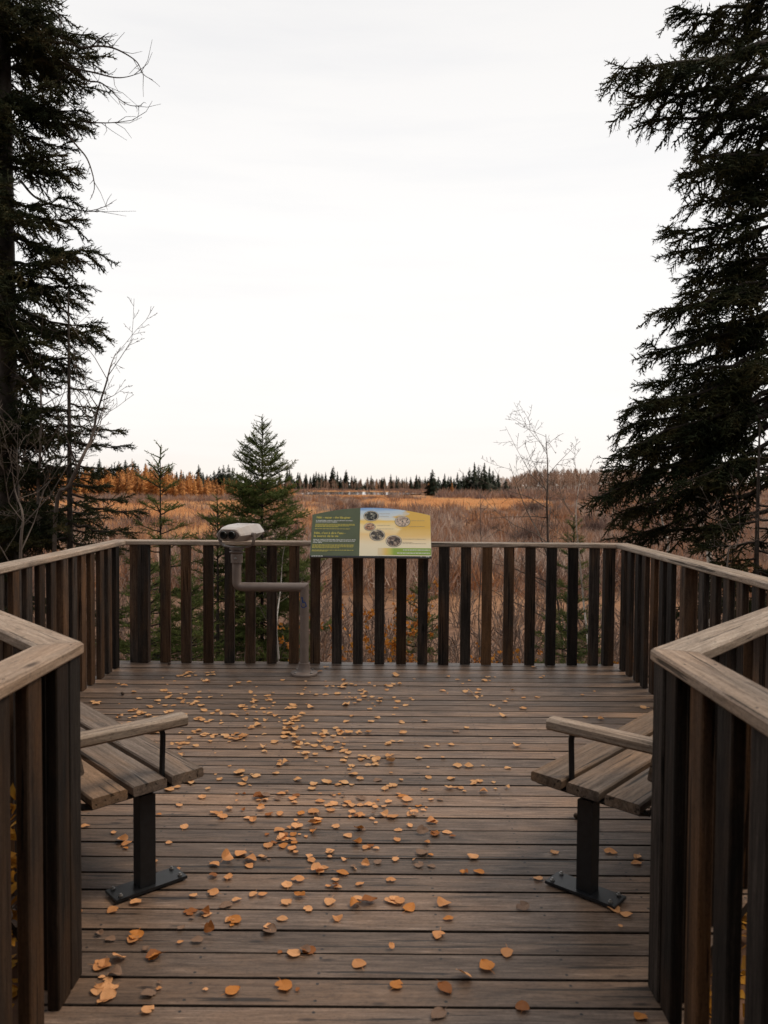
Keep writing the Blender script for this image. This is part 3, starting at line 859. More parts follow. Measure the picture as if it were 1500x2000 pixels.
for q, ((cx, cy), rx, ry, cs) in enumerate(ov):
    u, vv = pm(cx, cy)
    def disc(z, s_):
        V = [(u, vv, z)] + [(u + s_ * rx / 1264 * math.cos(2 * PI * i / 32), vv + s_ * ry / 1106 * math.sin(2 * PI * i / 32), z) for i in range(32)]
        return V, [(0, 1 + i, 1 + (i + 1) % 32) for i in range(32)]
    p_ = MB().add(*disc(0.0045, 0.88)).obj('oval_photo', photo_mat('sign_oval_photo_print', *cs, 38), SG)
    MB().add(*disc(0.0026, 1.03)).obj('rim', M_rim, p_)
    MB().add(*disc(0.0036, 0.97)).obj('ring', M_ring, p_)
def text(body, cx0, cx1, cy, hpx, mt, nm='lettering', shear=0.0, weight=0.0):
    cu = bpy.data.curves.new(nm, 'FONT'); cu.body = body; cu.size = 1.0; cu.shear = shear; cu.offset = weight; cu.resolution_u = 3
    tmp = bpy.data.objects.new('tmp_text', cu); C.objects.link(tmp)
    dg = bpy.context.evaluated_depsgraph_get()
    me = bpy.data.meshes.new_from_object(tmp.evaluated_get(dg))
    bpy.data.objects.remove(tmp); bpy.data.curves.remove(cu)
    co = np.zeros(len(me.vertices) * 3); me.vertices.foreach_get('co', co); co = co.reshape(-1, 3)
    wd = co[:, 0].max() - co[:, 0].min()
    u0, vv = pm(cx0, cy); u1, _ = pm(cx1, cy)
    co[:, 0] = (co[:, 0] - co[:, 0].min()) / wd * (u1 - u0) + u0
    co[:, 1] = co[:, 1] * (hpx / 1106.0) / 0.70 + vv
    co[:, 2] = 0.0026
    me.vertices.foreach_set('co', co.ravel()); me.update()
    me.materials.clear(); me.materials.append(mt)
    return link(nm, me, SG)
text('Nibi - water - the life-giver', 135, 512, 184, 24, M_syel, weight=0.012)
text('In Anishinabe culture, we are all born of water,', 128, 540, 213, 11, M_swhite, weight=0.02)
text('and the earth is our mother.', 128, 370, 229, 11, M_swhite, weight=0.02)
text("Nibi, c'est \u00e0 dire l'eau -", 118, 462, 362, 24, M_syel, weight=0.012)
text('la source de la vie', 115, 385, 396, 24, M_syel, weight=0.012)
text("Dans la culture Anishinabe, l'eau est la source de la", 112, 575, 431, 11, M_swhite, weight=0.02)
text("vie. Nous sommes tous n\u00e9s de l'eau, et la terre est", 110, 567, 446, 11, M_swhite, weight=0.02)
text('notre m\u00e8re.', 110, 210, 461, 11, M_swhite, weight=0.02)
def small_print(rows, mt, h=6.5, nm='small_print', z=0.0028):
    """print too small to read in the photograph: word-length dashes"""
    rg = random.Random(3); b_ = MB()
    for cx0, cx1, cy in rows:
        x = cx0
        while x < cx1 - 6:
            wl = min(rg.uniform(10, 34), cx1 - x)
            ua, va = pm(x, cy); ub, vb = pm(x + wl, cy - h)
            b_.add([(ua, va, z), (ub, va, z), (ub, vb, z), (ua, vb, z)], [(0, 1, 2, 3)])
            x += wl + 5
    return b_.obj(nm, mt, SG)
small_print([(125, 560, 253), (125, 565, 263), (122, 500, 273), (122, 380, 283), (122, 510, 306)], M_syel, 4.5)
small_print([(106, 560, 486), (106, 555, 497), (104, 552, 508), (104, 400, 519), (104, 555, 545), (102, 275, 555)], M_syel, 4.5)
small_print([(830, 950, 127), (835, 945, 160), (1185, 1340, 206), (1165, 1345, 272), (805, 962, 262), (805, 1000, 302), (1090, 1345, 416), (1090, 1200, 452), (1090, 1345, 466)], M_sgrey, 3.6)
small_print([(1095, 1385, 540), (1030, 1385, 574)], M_swhite, 7.5, 'small_print', 0.0036)
small_print([(103, 118, 612), (122, 225, 611), (1285, 1302, 612), (1345, 1380, 612)], M_swhite, 6)
for x in (-0.36, 0.36):
    MB().box((x, 0.16, -0.025), (0.045, 0.26, 0.02), 0.002).obj('bracket', M_black, SG)

# ------------------------------------------------------------------ fallen leaves
def leaf_material():
    m, t, b = mat('fallen_leaf'); L = t.links.new
    oi = N(t, 'ShaderNodeObjectInfo'); co = N(t, 'ShaderNodeTexCoord')
    n = N(t, 'ShaderNodeTexNoise'); n.inputs['Scale'].default_value = 60; n.inputs['Detail'].default_value = 5; L(co.outputs['Object'], n.inputs['Vector'])
    r2 = ramp_node(t, [(0.3, (0.6, 0.55, 0.5)), (0.65, (1.12, 1.1, 1.05))]); L(n.outputs['Fac'], r2.inputs[0])
    mx = N(t, 'ShaderNodeMix', data_type='RGBA', blend_type='MULTIPLY'); mx.inputs['Factor'].default_value = 0.8; L(oi.outputs['Color'], mx.inputs[6]); L(r2.outputs[0], mx.inputs[7])
    L(mx.outputs[2], b.inputs['Base Color']); b.inputs['Roughness'].default_value = 0.6; b.inputs['Specular IOR Level'].default_value = 0.25
    tr = N(t, 'ShaderNodeBsdfTranslucent'); L(mx.outputs[2], tr.inputs[0])
    ms = N(t, 'ShaderNodeMixShader'); ms.inputs[0].default_value = 0.15; L(b.outputs[0], ms.inputs[1]); L(tr.outputs[0], ms.inputs[2])
    L(ms.outputs[0], t.nodes['Material Output'].inputs[0])
    return m
M_leaf = leaf_material()
def leaf_data(rg, curl=1.0):
    """ovate toothed birch leaf about 6 cm long, cupped and wavy, with its stalk"""
    prof = [(0.0, 0.03), (0.04, 0.19), (0.11, 0.32), (0.21, 0.42), (0.33, 0.47), (0.46, 0.465), (0.59, 0.42), (0.71, 0.345), (0.82, 0.245), (0.92, 0.13), (1.0, 0.01)]
    asp = rg.uniform(0.8, 1.12)
    cu, cl, tw, ph = rg.uniform(-0.3, 0.9) * curl, rg.uniform(-0.5, 0.8) * curl, rg.uniform(-0.5, 0.5) * curl, rg.uniform(0, 6)
    bite = rg.choice((None, None, None, (rg.randrange(3, 8), rg.choice((-1, 1)))))      # a torn edge now and then
    V = []
    for i, (s_, wd) in enumerate(prof):
        for j in (-1, 0, 1):
            wv = wd * asp * (1 + (rg.uniform(-0.07, 0.07) if j else 0))
            if bite and i == bite[0] and j == bite[1]: wv *= 0.55
            y = j * wv
            x = s_ - 0.5 + (rg.uniform(-0.015, 0.015) if j else 0)
            z = cu * y * y * 1.3 + cl * (x * x) * 0.7 + tw * x * y + 0.03 * math.sin(7 * x + ph + 3 * j) * (abs(j) + 0.3) - (0.02 if j == 0 else 0)
            V.append((x, y, z))
    F = []
    for i in range(len(prof) - 1):
        for j in range(2):
            F.append((i * 3 + j, i * 3 + j + 1, (i + 1) * 3 + j + 1, (i + 1) * 3 + j))
    b0 = len(V)
    dx = rg.uniform(-0.2, 0.2)
    zs = V[1][2]
    V += [(-0.5, -0.014, zs), (-0.5, 0.014, zs), (-0.75, dx * 0.5 - 0.012, zs + 0.02), (-0.75, dx * 0.5 + 0.012, zs + 0.02), (-0.95, dx, zs - 0.01)]
    F += [(b0, b0 + 1, b0 + 3, b0 + 2), (b0 + 2, b0 + 3, b0 + 4)]
    zmin = min(p[2] for p in V)
    return [(x, y, z - zmin) for x, y, z in V], F
leaf_mes = []
for q in range(14):
    V, F = leaf_data(random.Random(200 + q), 0.28 if q < 9 else 1.4)
    m_ = MB(); m_.add(V, F); leaf_mes.append(m_.me('fallen_leaf', M_leaf, False))
rg = random.Random(77)
# (x, y, spread x, spread y, share): where the leaves have gathered
clumps = [(-0.80, 4.7, 0.70, 0.75, 27), (-0.38, 4.2, 0.42, 0.50, 20), (-0.60, 5.5, 0.95, 0.6, 20), (-1.50, 5.4, 0.45, 0.6, 10), (-0.15, 3.8, 0.26, 0.32, 8), (-0.50, 3.25, 0.32, 0.30, 4),
          (0.1, 4.7, 1.3, 1.1, 11), (0.35, 3.4, 0.40, 0.5, 3), (-0.55, 2.75, 0.30, 0.25, 3), (-0.82, 2.75, 0.08, 0.3, 2), (-1.2, 4.6, 0.6, 1.0, 12), (-0.1, 6.3, 1.3, 0.35, 9)]
tot = sum(c[4] for c in clumps)
spots = []
def on_deck(x, y): return 2.32 < y < 7.0 and deck_left(y) + 0.16 < x < deck_right(y) - 0.16
while len(spots) < 860:
    k = rg.uniform(0, tot)
    for c in clumps:
        k -= c[4]
        if k <= 0: break
    x, y = rg.gauss(c[0], c[2]), rg.gauss(c[1], c[3])
    if on_deck(x, y): spots.append((x, y))
    if rg.random() < 0.28 and spots:                              # small huddles
        for _ in range(rg.choice((1, 1, 2, 3))):
            x2, y2 = spots[-1][0] + rg.gauss(0, 0.055), spots[-1][1] + rg.gauss(0, 0.05)
            if on_deck(x2, y2): spots.append((x2, y2))
# leaves seen alone in the foreground
for px, py in ((800, 1775), (856, 1828), (990, 1865), (950, 1890), (905, 1912), (775, 1926), (700, 1885), (572, 1865), (525, 1812), (440, 1770), (560, 1730), (945, 1548), (737, 1525), (1020, 1970), (290, 1975), (455, 1938), (555, 1930), (1050, 1718), (935, 1705), (925, 1675), (1020, 1775), (890, 1430), (1044, 1304), (865, 1350), (300, 1872), (200, 1890), (195, 1930), (1250, 1990), (870, 1935), (855, 1985)):
    r = ray(px, py); q = -EYE / r[2]
    spots.insert(0, (r[0] * q, r[1] * q))
TONES = [('pale tan', (0.76, 0.395, 0.185), 0.36), ('tan', (0.66, 0.31, 0.125), 0.26), ('orange', (0.56, 0.22, 0.05), 0.15), ('rust brown', (0.32, 0.115, 0.03), 0.09), ('dull grey brown', (0.26, 0.165, 0.115), 0.10)]
def where(x, y):
    if y > 6.1: return 'near the far railing' + (', left of the viewer pole' if x < -0.75 else ', right of the sign' if x > 0.45 else ', below the sign')
    if y < 2.75: return 'on the nearest boards' + (' at left' if x < -0.45 else ' at right' if x > 0.35 else ' in the middle')
    if x < -0.75 and y < 3.9: return 'beside the left bench'
    if x > 0.45 and y < 3.9: return 'beside the right bench'
    if x < -1.3: return 'by the left railing'
    if x > 0.9: return 'in the bare right part of the deck'
    if y < 3.5: return 'on the boards between the two bench legs'
    if y < 4.6: return 'on the boards at mid deck' + (', left of centre' if x < -0.35 else '')
    return 'on the boards beyond mid deck' + (', left of centre' if x < -0.45 else '')
first = spots[:30]
others = sorted(spots[30:], key=lambda p: p[1])                 # the nearest show largest
spots = first + others
rest = []
for q, (x, y) in enumerate(spots):
    mi = rg.randrange(14) if rg.random() < 0.5 else rg.randrange(9)
    s_ = (rg.uniform(0.042, 0.064) if q < 30 else rg.choice((rg.uniform(0.018, 0.035), rg.uniform(0.035, 0.050), rg.uniform(0.042, 0.062))))
    tilt = (rg.gauss(0, 0.06), rg.gauss(0, 0.06))
    if rg.random() < 0.03: tilt = (rg.uniform(0.5, 0.9), tilt[1])
    rot = (tilt[0], tilt[1], rg.uniform(0, 2 * PI))
    z = 0.003 + 0.5 * s_ * (abs(math.sin(tilt[0])) + abs(math.sin(tilt[1]))) * 0.7 + rg.uniform(0, 0.003)
    if q < 300:
        o = link('fallen_leaf', leaf_mes[mi], None, (x, y, z), rot)
        o.scale = (s_, s_ * rg.uniform(0.85, 1.1), s_)
        k = rg.random()
        for tn, tcol, sh in TONES:
            k -= sh
            if k <= 0: break
        v_ = rg.uniform(0.85, 1.1)
        o.color = (tcol[0] * v_, tcol[1] * v_, tcol[2] * v_, 1)
        tag(o, ('flat ' if mi < 9 else 'curled ') + tn + ' leaf lying ' + where(x, y), 'leaf', 'fallen leaves on the deck')
    else:
        rest.append((leaf_mes[mi], Matrix.Translation((x, y, z)) @ Matrix.Rotation(rot[2], 4, 'Z') @ Matrix.Rotation(rot[0], 4, 'X') @ Matrix.Rotation(rot[1], 4, 'Y') @ Matrix.Diagonal((s_, s_, s_, 1))))
M_leaf2 = foliage('scattered_leaf', [(0.3, (0.30, 0.12, 0.035)), (0.45, (0.58, 0.30, 0.13)), (0.6, (0.64, 0.38, 0.19)), (0.75, (0.40, 0.25, 0.17))], scale=7, transl=0.15, rough=0.6)
m_ = MB()
for me, M_ in rest:
    m_.add([M_ @ v_.co for v_ in me.vertices], [tuple(p.vertices) for p in me.polygons])
tag(m_.obj('scattered_leaves', M_leaf2), 'scattered small tan leaves strewn over the far deck boards', 'leaves', kind='stuff')

# pine cones and a fallen twig on the boards
M_cone = plain('spruce_cone', (0.045, 0.028, 0.018), rough=0.8, noise_amt=0.5, scale=120)
for px, py, lb in ((330, 1298, 'small dark spruce cone lying near the far left corner post'), (241, 1137 + 222, 'small dark spruce cone among leaves by the left railing'), (1120, 1598, 'small dark spruce cone lying beside the right bench leg')):
    r = ray(px, py); q = -EYE / r[2]
    m_ = MB()
    m_.lathe([(0.003, 0.0), (0.010, 0.004), (0.0125, 0.012), (0.0115, 0.022), (0.008, 0.032), (0.003, 0.040)], k=10)
    o = m_.obj('spruce_cone', M_cone, None, False, (r[0] * q, r[1] * q, 0.0135), (PI / 2 * 0.95, 0, rg.uniform(0, 6)))
    tag(o, lb, 'cone', 'spruce cones on the deck')

# ================================================================== TREES
def needle_shoot(A, B, r, spikes, rng, nl, nw):
    """one needled shoot from A to B: a thin core and a brush of flat needles"""
    A, B = np.array(A, float), np.array(B, float)
    T = B - A; L = np.linalg.norm(T); T /= L
    U = np.cross(T, (0.1, 0.2, 1.0)); U /= np.linalg.norm(U); W = np.cross(T, U)
    V, F = [], []
    for j in range(3):
        a = 2 * PI * j / 3
        V.append(A + r * 1.25 * (math.cos(a) * U + math.sin(a) * W))
    V.append(B + T * nl * 0.5)
    for j in range(3):
        F.append((j, (j + 1) % 3, 3))
    for i in range(spikes):
        s = (i + rng.uniform(0, 1)) / spikes
        c = A + T * L * s
        a = rng.uniform(0, 2 * PI)
        d = math.cos(a) * U + math.sin(a) * W
        tip = c + (d * rng.uniform(0.75, 1.0) + T * rng.uniform(0.5, 0.9)) * nl
        sd = np.cross(d, T) * nw / 2
        b = len(V)
        V += [c - sd, c + sd, tip]
        F.append((b, b + 1, b + 2))
    return V, F

def twig_template(seed, ns=11, droop=0.12, nl=0.055, nw=0.022, r=0.013, sl=0.40, per=44, zr=(-0.45, 0.15)):
    """a spray of needled shoots, one unit long"""
    rng = np.random.default_rng(seed)
    V, F = [], []
    def add(v, f):
        b = len(V); V.extend(v); F.extend([tuple(b + i for i in q) for q in f])
    def axis(s): return np.array((s, 0.05 * math.sin(4 * s + seed), -droop * s * s + 0.10 * max(0, s - 0.6)))
    steps = 4
    for i in range(steps):
        a, b = axis(i / steps), axis((i + 1) / steps)
        add(*needle_shoot(a, b, r, int(per * 0.18), rng, nl, nw))
    for i in range(ns):
        s = 0.08 + 0.86 * (i + rng.uniform(0, 0.7)) / ns
        sd = 1 if i % 2 else -1
        L = (sl * (1 - 0.70 * s) + 0.09) * rng.uniform(0.6, 1.3)
        an = math.radians(rng.uniform(28, 75))
        a = axis(s)
        d = np.array((math.cos(an), sd * math.sin(an), rng.uniform(*zr)))
        add(*needle_shoot(a, a + d * L, r * 0.95, max(3, int(L * per)), rng, nl, nw))
    return np.array(V, float), np.array(F, int)

TW_OLD = [twig_template(s, ns=11, droop=0.22, nl=0.088, nw=0.040, r=0.022, sl=0.34, per=24, zr=(-0.75, 0.45)) for s in (1, 2, 3, 4)]
TW_YNG = [twig_template(s, ns=8, droop=-0.02, nl=0.088, nw=0.036, r=0.020, sl=0.44, per=29, zr=(-0.3, 0.4)) for s in (11, 12, 13)]

def frames(X, Zh, roll):
    """rotation matrices with x axis X, z near Zh, rolled"""
    X = X / (np.linalg.norm(X, axis=1)[:, None] + 1e-9)
    Y = np.cross(Zh, X); Y /= np.linalg.norm(Y, axis=1)[:, None] + 1e-9
    Z = np.cross(X, Y)
    c, s = np.cos(roll)[:, None], np.sin(roll)[:, None]
    Y2 = c * Y + s * Z; Z2 = -s * Y + c * Z
    return np.stack([X, Y2, Z2], axis=2)

class Spruce:
    def __init__(self, seed, twigs):
        self.rng = np.random.default_rng(seed)
        self.tw = twigs
        self.X, self.S, self.T, self.Rl = [], [], [], []
        self.limbs = []                                     # branch wood, one list of segments a limb
    def branch(self, O, Tip, sag=0.12, r0=0.02, dens=1.0, tl=(0.50, 0.22), bare=0.22, hang=0.35, fwd=0.75):
        """limb from O to Tip, sagging between, carrying twigs on both sides"""
        rng = self.rng
        O, Tip = np.array(O, float), np.array(Tip, float)
        L = np.linalg.norm(Tip - O)
        side = np.cross(Tip - O, (0, 0, 1.0)); side /= np.linalg.norm(side) + 1e-9
        mid = (O + Tip) / 2 + np.array((0, 0, -sag * L)) + side * rng.uniform(-0.06, 0.06) * L
        n = 9
        s = np.linspace(0, 1, n)[:, None]
        P = (1 - s) ** 2 * O + 2 * s * (1 - s) * mid + s ** 2 * Tip
        P[1:-1] += rng.normal(0, 0.012 * L, (n - 2, 3))
        seg = []
        for i in range(n - 1):
            ra = r0 * (1 - i / n) + 0.003; rb = r0 * (1 - (i + 1) / n) + 0.003
            seg.append((P[i], P[i + 1], ra, rb))
        self.limbs.append(seg)
        cnt = max(4, int(L * 17 * dens))
        for i in range(cnt):
            u = bare + (1 - bare) * (i + rng.uniform(0, 1)) / cnt
            q = u * (n - 1); j = min(int(q), n - 2); f = q - j
            p = P[j] * (1 - f) + P[j + 1] * f
            d = P[j + 1] - P[j]; d /= np.linalg.norm(d)
            sd = 1 if i % 2 else -1
            lat = np.cross(d, (0, 0, 1.0)); lat /= np.linalg.norm(lat) + 1e-9
            x = d * fwd + lat * sd * rng.uniform(0.2, 1.1) + np.array((0, 0, -hang * rng.uniform(0.0, 2.6) + rng.uniform(-0.1, 0.45)))
            ln = (tl[0] * (1 - u) + tl[1] * u) * rng.uniform(0.5, 1.45)
            self.X.append(x); self.S.append(ln); self.T.append(p); self.Rl.append(rng.uniform(-0.6, 0.6))
        for _ in range(2):                                   # the growing end
            self.X.append(P[-1] - P[-3] + rng.normal(0, 0.1, 3) * L * 0.2); self.S.append(tl[1] * rng.uniform(0.9, 1.2)); self.T.append(P[-2]); self.Rl.append(rng.uniform(-0.5, 0.5))
    def build(self, name, label, group, trunk, rad, bark, needle, tmat, big=False):
        rng = self.rng
        root = thing(name, label, 'tree', tuple(trunk[0]), 0, group)
        off = np.array(trunk[0])
        V, F = tube_data(np.array(trunk) - off, rad, 10, True)
        m_ = MB(); m_.add(V, F); m_.obj('trunk', bark, root, True)
        def wood_of(segs, nm):
            P0, P1, R0, R1 = (np.array([s[i] for s in segs]) for i in range(4))
            V, F = segs_arrays(P0 - off, P1 - off, R0, R1, 4)
            return link(nm, mesh(nm, V, [F], tmat), root)
        if big:
            for lb in self.limbs: wood_of(lb, 'limb')
        else:
            wood_of([q for lb in self.limbs for q in lb], 'branches')['kind'] = 'stuff'
        X, S, T, Rl = np.array(self.X), np.array(self.S), np.array(self.T), np.array(self.Rl)
        M = frames(X, np.tile((0, 0, 1.0), (len(X), 1)), Rl) * S[:, None, None]
        M = M * 1.0
        pick = rng.integers(0, len(self.tw), len(X))
        parts = [place(self.tw[k], M[pick == k], T[pick == k] - off) for k in range(len(self.tw)) if (pick == k).any()]
        V, F = merge(parts)
        link('crown', mesh('crown', V, F, needle), root)
        return root

def rand_dir(rng): 
    v = rng.normal(0, 1, 3); return v / np.linalg.norm(v)

# ---- the big spruce at the right edge
RY = 9.0
rt = xat(1585, RY)
S = Spruce(21, TW_OLD)
rz0 = float(ground_z(rt, RY)) - 0.2
def right_O(z): return np.array((rt + 0.04 * math.sin(z), RY, z))
# tips seen against the sky: (pixel x, pixel y, distance, limb rise at the trunk, density)
tipsR = [(1280, 30, 8.6, 1.1, 1.1), (1330, 75, 9.6, 0.9, 1), (1182, 135, 7.6, 1.25, 1.35), (1200, 190, 7.9, 1.0, 1.1), (1225, 240, 8.3, 1.0, 0.7), (1345, 268, 8.8, 0.9, 1), (1322, 338, 9.2, 0.7, 1.1), (1345, 300, 8.2, 0.7, 1.1),
         (1340, 390, 8.6, 0.7, 1.1), (1288, 452, 8.6, 0.8, 1.1), (1300, 492, 9.3, 0.8, 1.1), (1338, 545, 9.2, 0.7, 1), (1326, 575, 8.6, 0.75, 1.1), (1275, 603, 8.5, 0.8, 1.1), (1310, 648, 9.1, 0.7, 1.1), (1258, 682, 8.7, 0.85, 1.1), (1310, 712, 9.4, 0.8, 1.1),
         (1255, 748, 8.8, 0.9, 1.15), (1210, 800, 8.7, 1.0, 1.2), (1240, 790, 9.4, 0.9, 1.1), (1200, 842, 8.9, 1.1, 1.2), (1198, 878, 8.5, 1.2, 1.2), (1225, 880, 9.5, 1.1, 1.1), (1168, 922, 8.8, 1.3, 1.2), (1190, 945, 9.3, 1.3, 1.1), (1158, 970, 8.6, 1.45, 1.25), (1190, 1012, 8.8, 1.5, 1.1), (1222, 1000, 9.4, 1.4, 1.1), (1240, 1040, 9.0, 1.4, 0.7), (1300, 960, 8.3, 1.4, 0.8)]
for px, py, Y, rise, dn in tipsR:
    tip = at(px + (26 if py < 300 else 12), py, Y)
    L = math.hypot(tip[0] - rt, tip[1] - RY)
    S.branch(right_O(tip[2] + rise * 0.33 * L), tip, sag=0.06, r0=0.016 + 0.010 * L, dens=dn * 0.95, tl=(0.50, 0.27), bare=0.30, hang=0.45)
for q in range(92):                                           # the rest of the crown, all round
    z = S.rng.uniform(0.9, 11.0) if q < 72 else S.rng.uniform(2.0, 7.5)
    az = S.rng.uniform(0, 2 * PI) if q < 72 else PI + S.rng.uniform(-0.9, 0.9)
    L = (2.4 if z < 2.2 else 1.75 if z < 3.4 else 1.25 if z < 6.2 else 1.6 if z < 8 else 1.6 * (12.5 - z) / 4.5 + 0.15) * S.rng.uniform(0.6, 1.0)
    O = right_O(z)
    tip = O + np.array((math.cos(az) * L, math.sin(az) * L, -L * S.rng.uniform(0.15, 0.4)))
    S.branch(O, tip, sag=0.08, r0=0.012 + 0.008 * L, dens=0.42 if math.cos(az) > 0.3 else 0.72, tl=(0.55, 0.26), bare=0.34)
trunk = [right_O(z) for z in np.linspace(rz0, 13.0, 12)]
spruce_right = S.build('spruce_tree', 'huge dark spruce with drooping limbs at the right edge', 'spruces round the deck', trunk, np.linspace(0.20, 0.02, 12), M_bark, M_needle, M_twig, big=True)

# ---- lower spruce in its shade
S = Spruce(22, TW_OLD)
bx, by = xat(1480, 8.0), 8.0
bz = float(ground_z(bx, by)) - 0.1
top = 2.0
for q in range(46):
    z = bz + 0.5 + (top - bz - 0.55) * S.rng.uniform(0, 1) ** 0.9
    az = S.rng.uniform(0, 2 * PI)
    L = 1.05 * (top + 0.25 - z) / (top - bz) * S.rng.uniform(0.7, 1.1) + 0.12
    O = np.array((bx, by, z)); tip = O + np.array((math.cos(az) * L, math.sin(az) * L, -0.10 * L))
    S.branch(O, tip, sag=0.05, r0=0.008 + 0.005 * L, dens=0.95, tl=(0.36, 0.22), bare=0.15, hang=0.2)
S.build('spruce_tree', 'low bushy spruce beneath the huge spruce, behind the right railing', 'spruces round the deck', [np.array((bx, by, z)) for z in np.linspace(bz, top + 0.25, 6)], np.linspace(0.05, 0.008, 6), M_bark, M_needle, M_twig)

# ---- the tall spruce at the left edge
LY = 9.6
lt = xat(14, LY)
S = Spruce(31, TW_OLD)
lz0 = float(ground_z(lt, LY)) - 0.2
def left_O(z): return np.array((lt, LY, z))
tipsL = [(95, 30, 9.4, 1.0), (120, 62, 9.0, 1.0), (140, 105, 9.3, 1.0), (108, 155, 9.7, 0.8), (120, 190, 9.2, 0.8), (172, 215, 9.2, 1.0), (170, 245, 9.6, 0.9), (140, 288, 9.8, 0.8), (160, 328, 9.3, 1.0), (146, 385, 9.1, 0.7), (166, 425, 9.4, 1.0), (196, 492, 9.2, 1.1), (150, 500, 9.8, 0.8), (178, 556, 9.3, 1.0), (160, 592, 9.8, 1.0), (198, 645, 9.2, 1.1), (180, 660, 9.7, 0.8), (172, 695, 9.1, 1.0), (165, 728, 9.5, 0.9), (110, 795, 9.0, 1.0), (150, 830, 9.4, 1.0), (100, 860, 9.1, 1.0), (160, 845, 8.9, 0.9), (120, 940, 9.2, 1.0), (90, 985, 9.0, 1.1), (135, 1010, 9.4, 1.1), (150, 1045, 9.1, 1.1), (60, 1030, 8.8, 1.1), (110, 1060, 8.9, 1.0)]
for px, py, Y, dn in tipsL:
    tip = at(px - 14, py, Y)
    L = math.hypot(tip[0] - lt, tip[1] - LY)
    S.branch(left_O(tip[2] + 0.12 * L + S.rng.uniform(0, 0.25)), tip, sag=0.16, r0=0.012 + 0.008 * L, dens=dn * 1.35, tl=(0.38, 0.24), bare=0.10, hang=0.3)
for q in range(165):
    z = S.rng.uniform(0.2, 11.5) if q < 130 else S.rng.uniform(3.5, 9)
    az = S.rng.uniform(0, 2 * PI) if q < 90 else -PI / 2 + S.rng.uniform(-1.0, 1.0)
    L = (1.35 if z < 8 else 1.35 * (13 - z) / 5.0 + 0.1) * S.rng.uniform(0.45, 0.80)
    if math.cos(az) < -0.3: L *= 1.4
    O = left_O(z); tip = O + np.array((math.cos(az) * L, math.sin(az) * L, -L * S.rng.uniform(0.0, 0.3)))
    S.branch(O, tip, sag=0.12, r0=0.010 + 0.006 * L, dens=0.40 if math.cos(az) < -0.3 else 0.78, tl=(0.44, 0.27), bare=0.12, hang=0.3)
spruce_left = S.build('spruce_tree', 'tall dark spruce with bare dead branches at the left edge', 'spruces round the deck', [left_O(z) for z in np.linspace(lz0, 13.4, 12)], np.linspace(0.17, 0.02, 12), M_bark, M_needle, M_twig, big=True)

# dead branches reaching out of it, each a part
def catmull(P, n=5):
    P = [P[0]] + list(P) + [P[-1]]
    out = []
    for i in range(1, len(P) - 2):
        for k in range(n):
            t = k / n
            a, b, c, d = (np.array(P[i + j]) for j in (-1, 0, 1, 2))
            out.append(0.5 * ((2 * b) + (-a + c) * t + (2 * a - 5 * b + 4 * c - d) * t * t + (-a + 3 * b - 3 * c + d) * t ** 3))
    out.append(np.array(P[-2]))
    return np.array(out)
M_dead = foliage('dead_branch_bark', [(0.3, (0.03, 0.022, 0.017)), (0.7, (0.085, 0.066, 0.054))], scale=5)
dead = [([(40, 70), (95, 80), (140, 86), (160, 93), (190, 90), (218, 93), (245, 105), (268, 122), (280, 145), (298, 156)], 0.020), ([(60, 105), (110, 117), (150, 134), (185, 142), (222, 151), (248, 150), (280, 140)], 0.017),
        ([(150, 134), (171, 157), (195, 161), (215, 175), (235, 195), (255, 206), (277, 206)], 0.012), ([(60, 190), (90, 170), (130, 147), (172, 122)], 0.014), ([(180, 90), (190, 80), (200, 72), (213, 64)], 0.010),
        ([(171, 157), (160, 175), (148, 190)], 0.008), ([(120, 235), (165, 238), (205, 240), (235, 238), (262, 234)], 0.010), ([(125, 255), (150, 285), (170, 310), (182, 345), (184, 370), (176, 390)], 0.012),
        ([(40, 352), (65, 382), (100, 400), (140, 408), (170, 413), (194, 412)], 0.015), ([(170, 413), (195, 407), (220, 396)], 0.005), ([(85, 2), (105, 15), (118, 40), (121, 75)], 0.009), ([(30, 470), (60, 490), (110, 500)], 0.014),
        ([(0, 678), (25, 690), (50, 715), (75, 735), (95, 745)], 0.020), ([(5, 668), (40, 667), (80, 672), (120, 690)], 0.014), ([(0, 905), (30, 925), (55, 940), (75, 965)], 0.022)]
drng = np.random.default_rng(5)
for q, (pp, r0) in enumerate(dead):
    Y0 = 9.5 - 0.02 * q
    P = [at(px, py, Y0 - 0.5 * (k / len(pp)) * math.sin(q * 2.1)) for k, (px, py) in enumerate(pp)]
    P = catmull(P)
    off = np.array(spruce_left.location)
    m_ = MB(); m_.tube(P - off, np.linspace(r0, 0.0028, len(P)), 5)
    d_ = m_.obj('dead_branch', M_dead, spruce_left, True)
    tw = MB()
    for k in range(int(len(P) * 0.3), len(P) - 1):
        if drng.uniform() < 0.36:
            dirr = P[min(k + 1, len(P) - 1)] - P[k - 1]; dirr /= np.linalg.norm(dirr)
            d2 = dirr * 0.7 + rand_dir(drng) * 0.8; d2[2] -= 0.15
            Lk = drng.uniform(0.08, 0.34)
            q1 = P[k] + d2 * Lk * 0.5; q2 = q1 + (d2 + rand_dir(drng) * 0.6) * Lk * 0.5
            tw.tube([P[k] - off, q1 - off, q2 - off], [0.0045, 0.0032, 0.002], 3)
    if tw.v: tw.obj('side_twig', M_dead, d_)

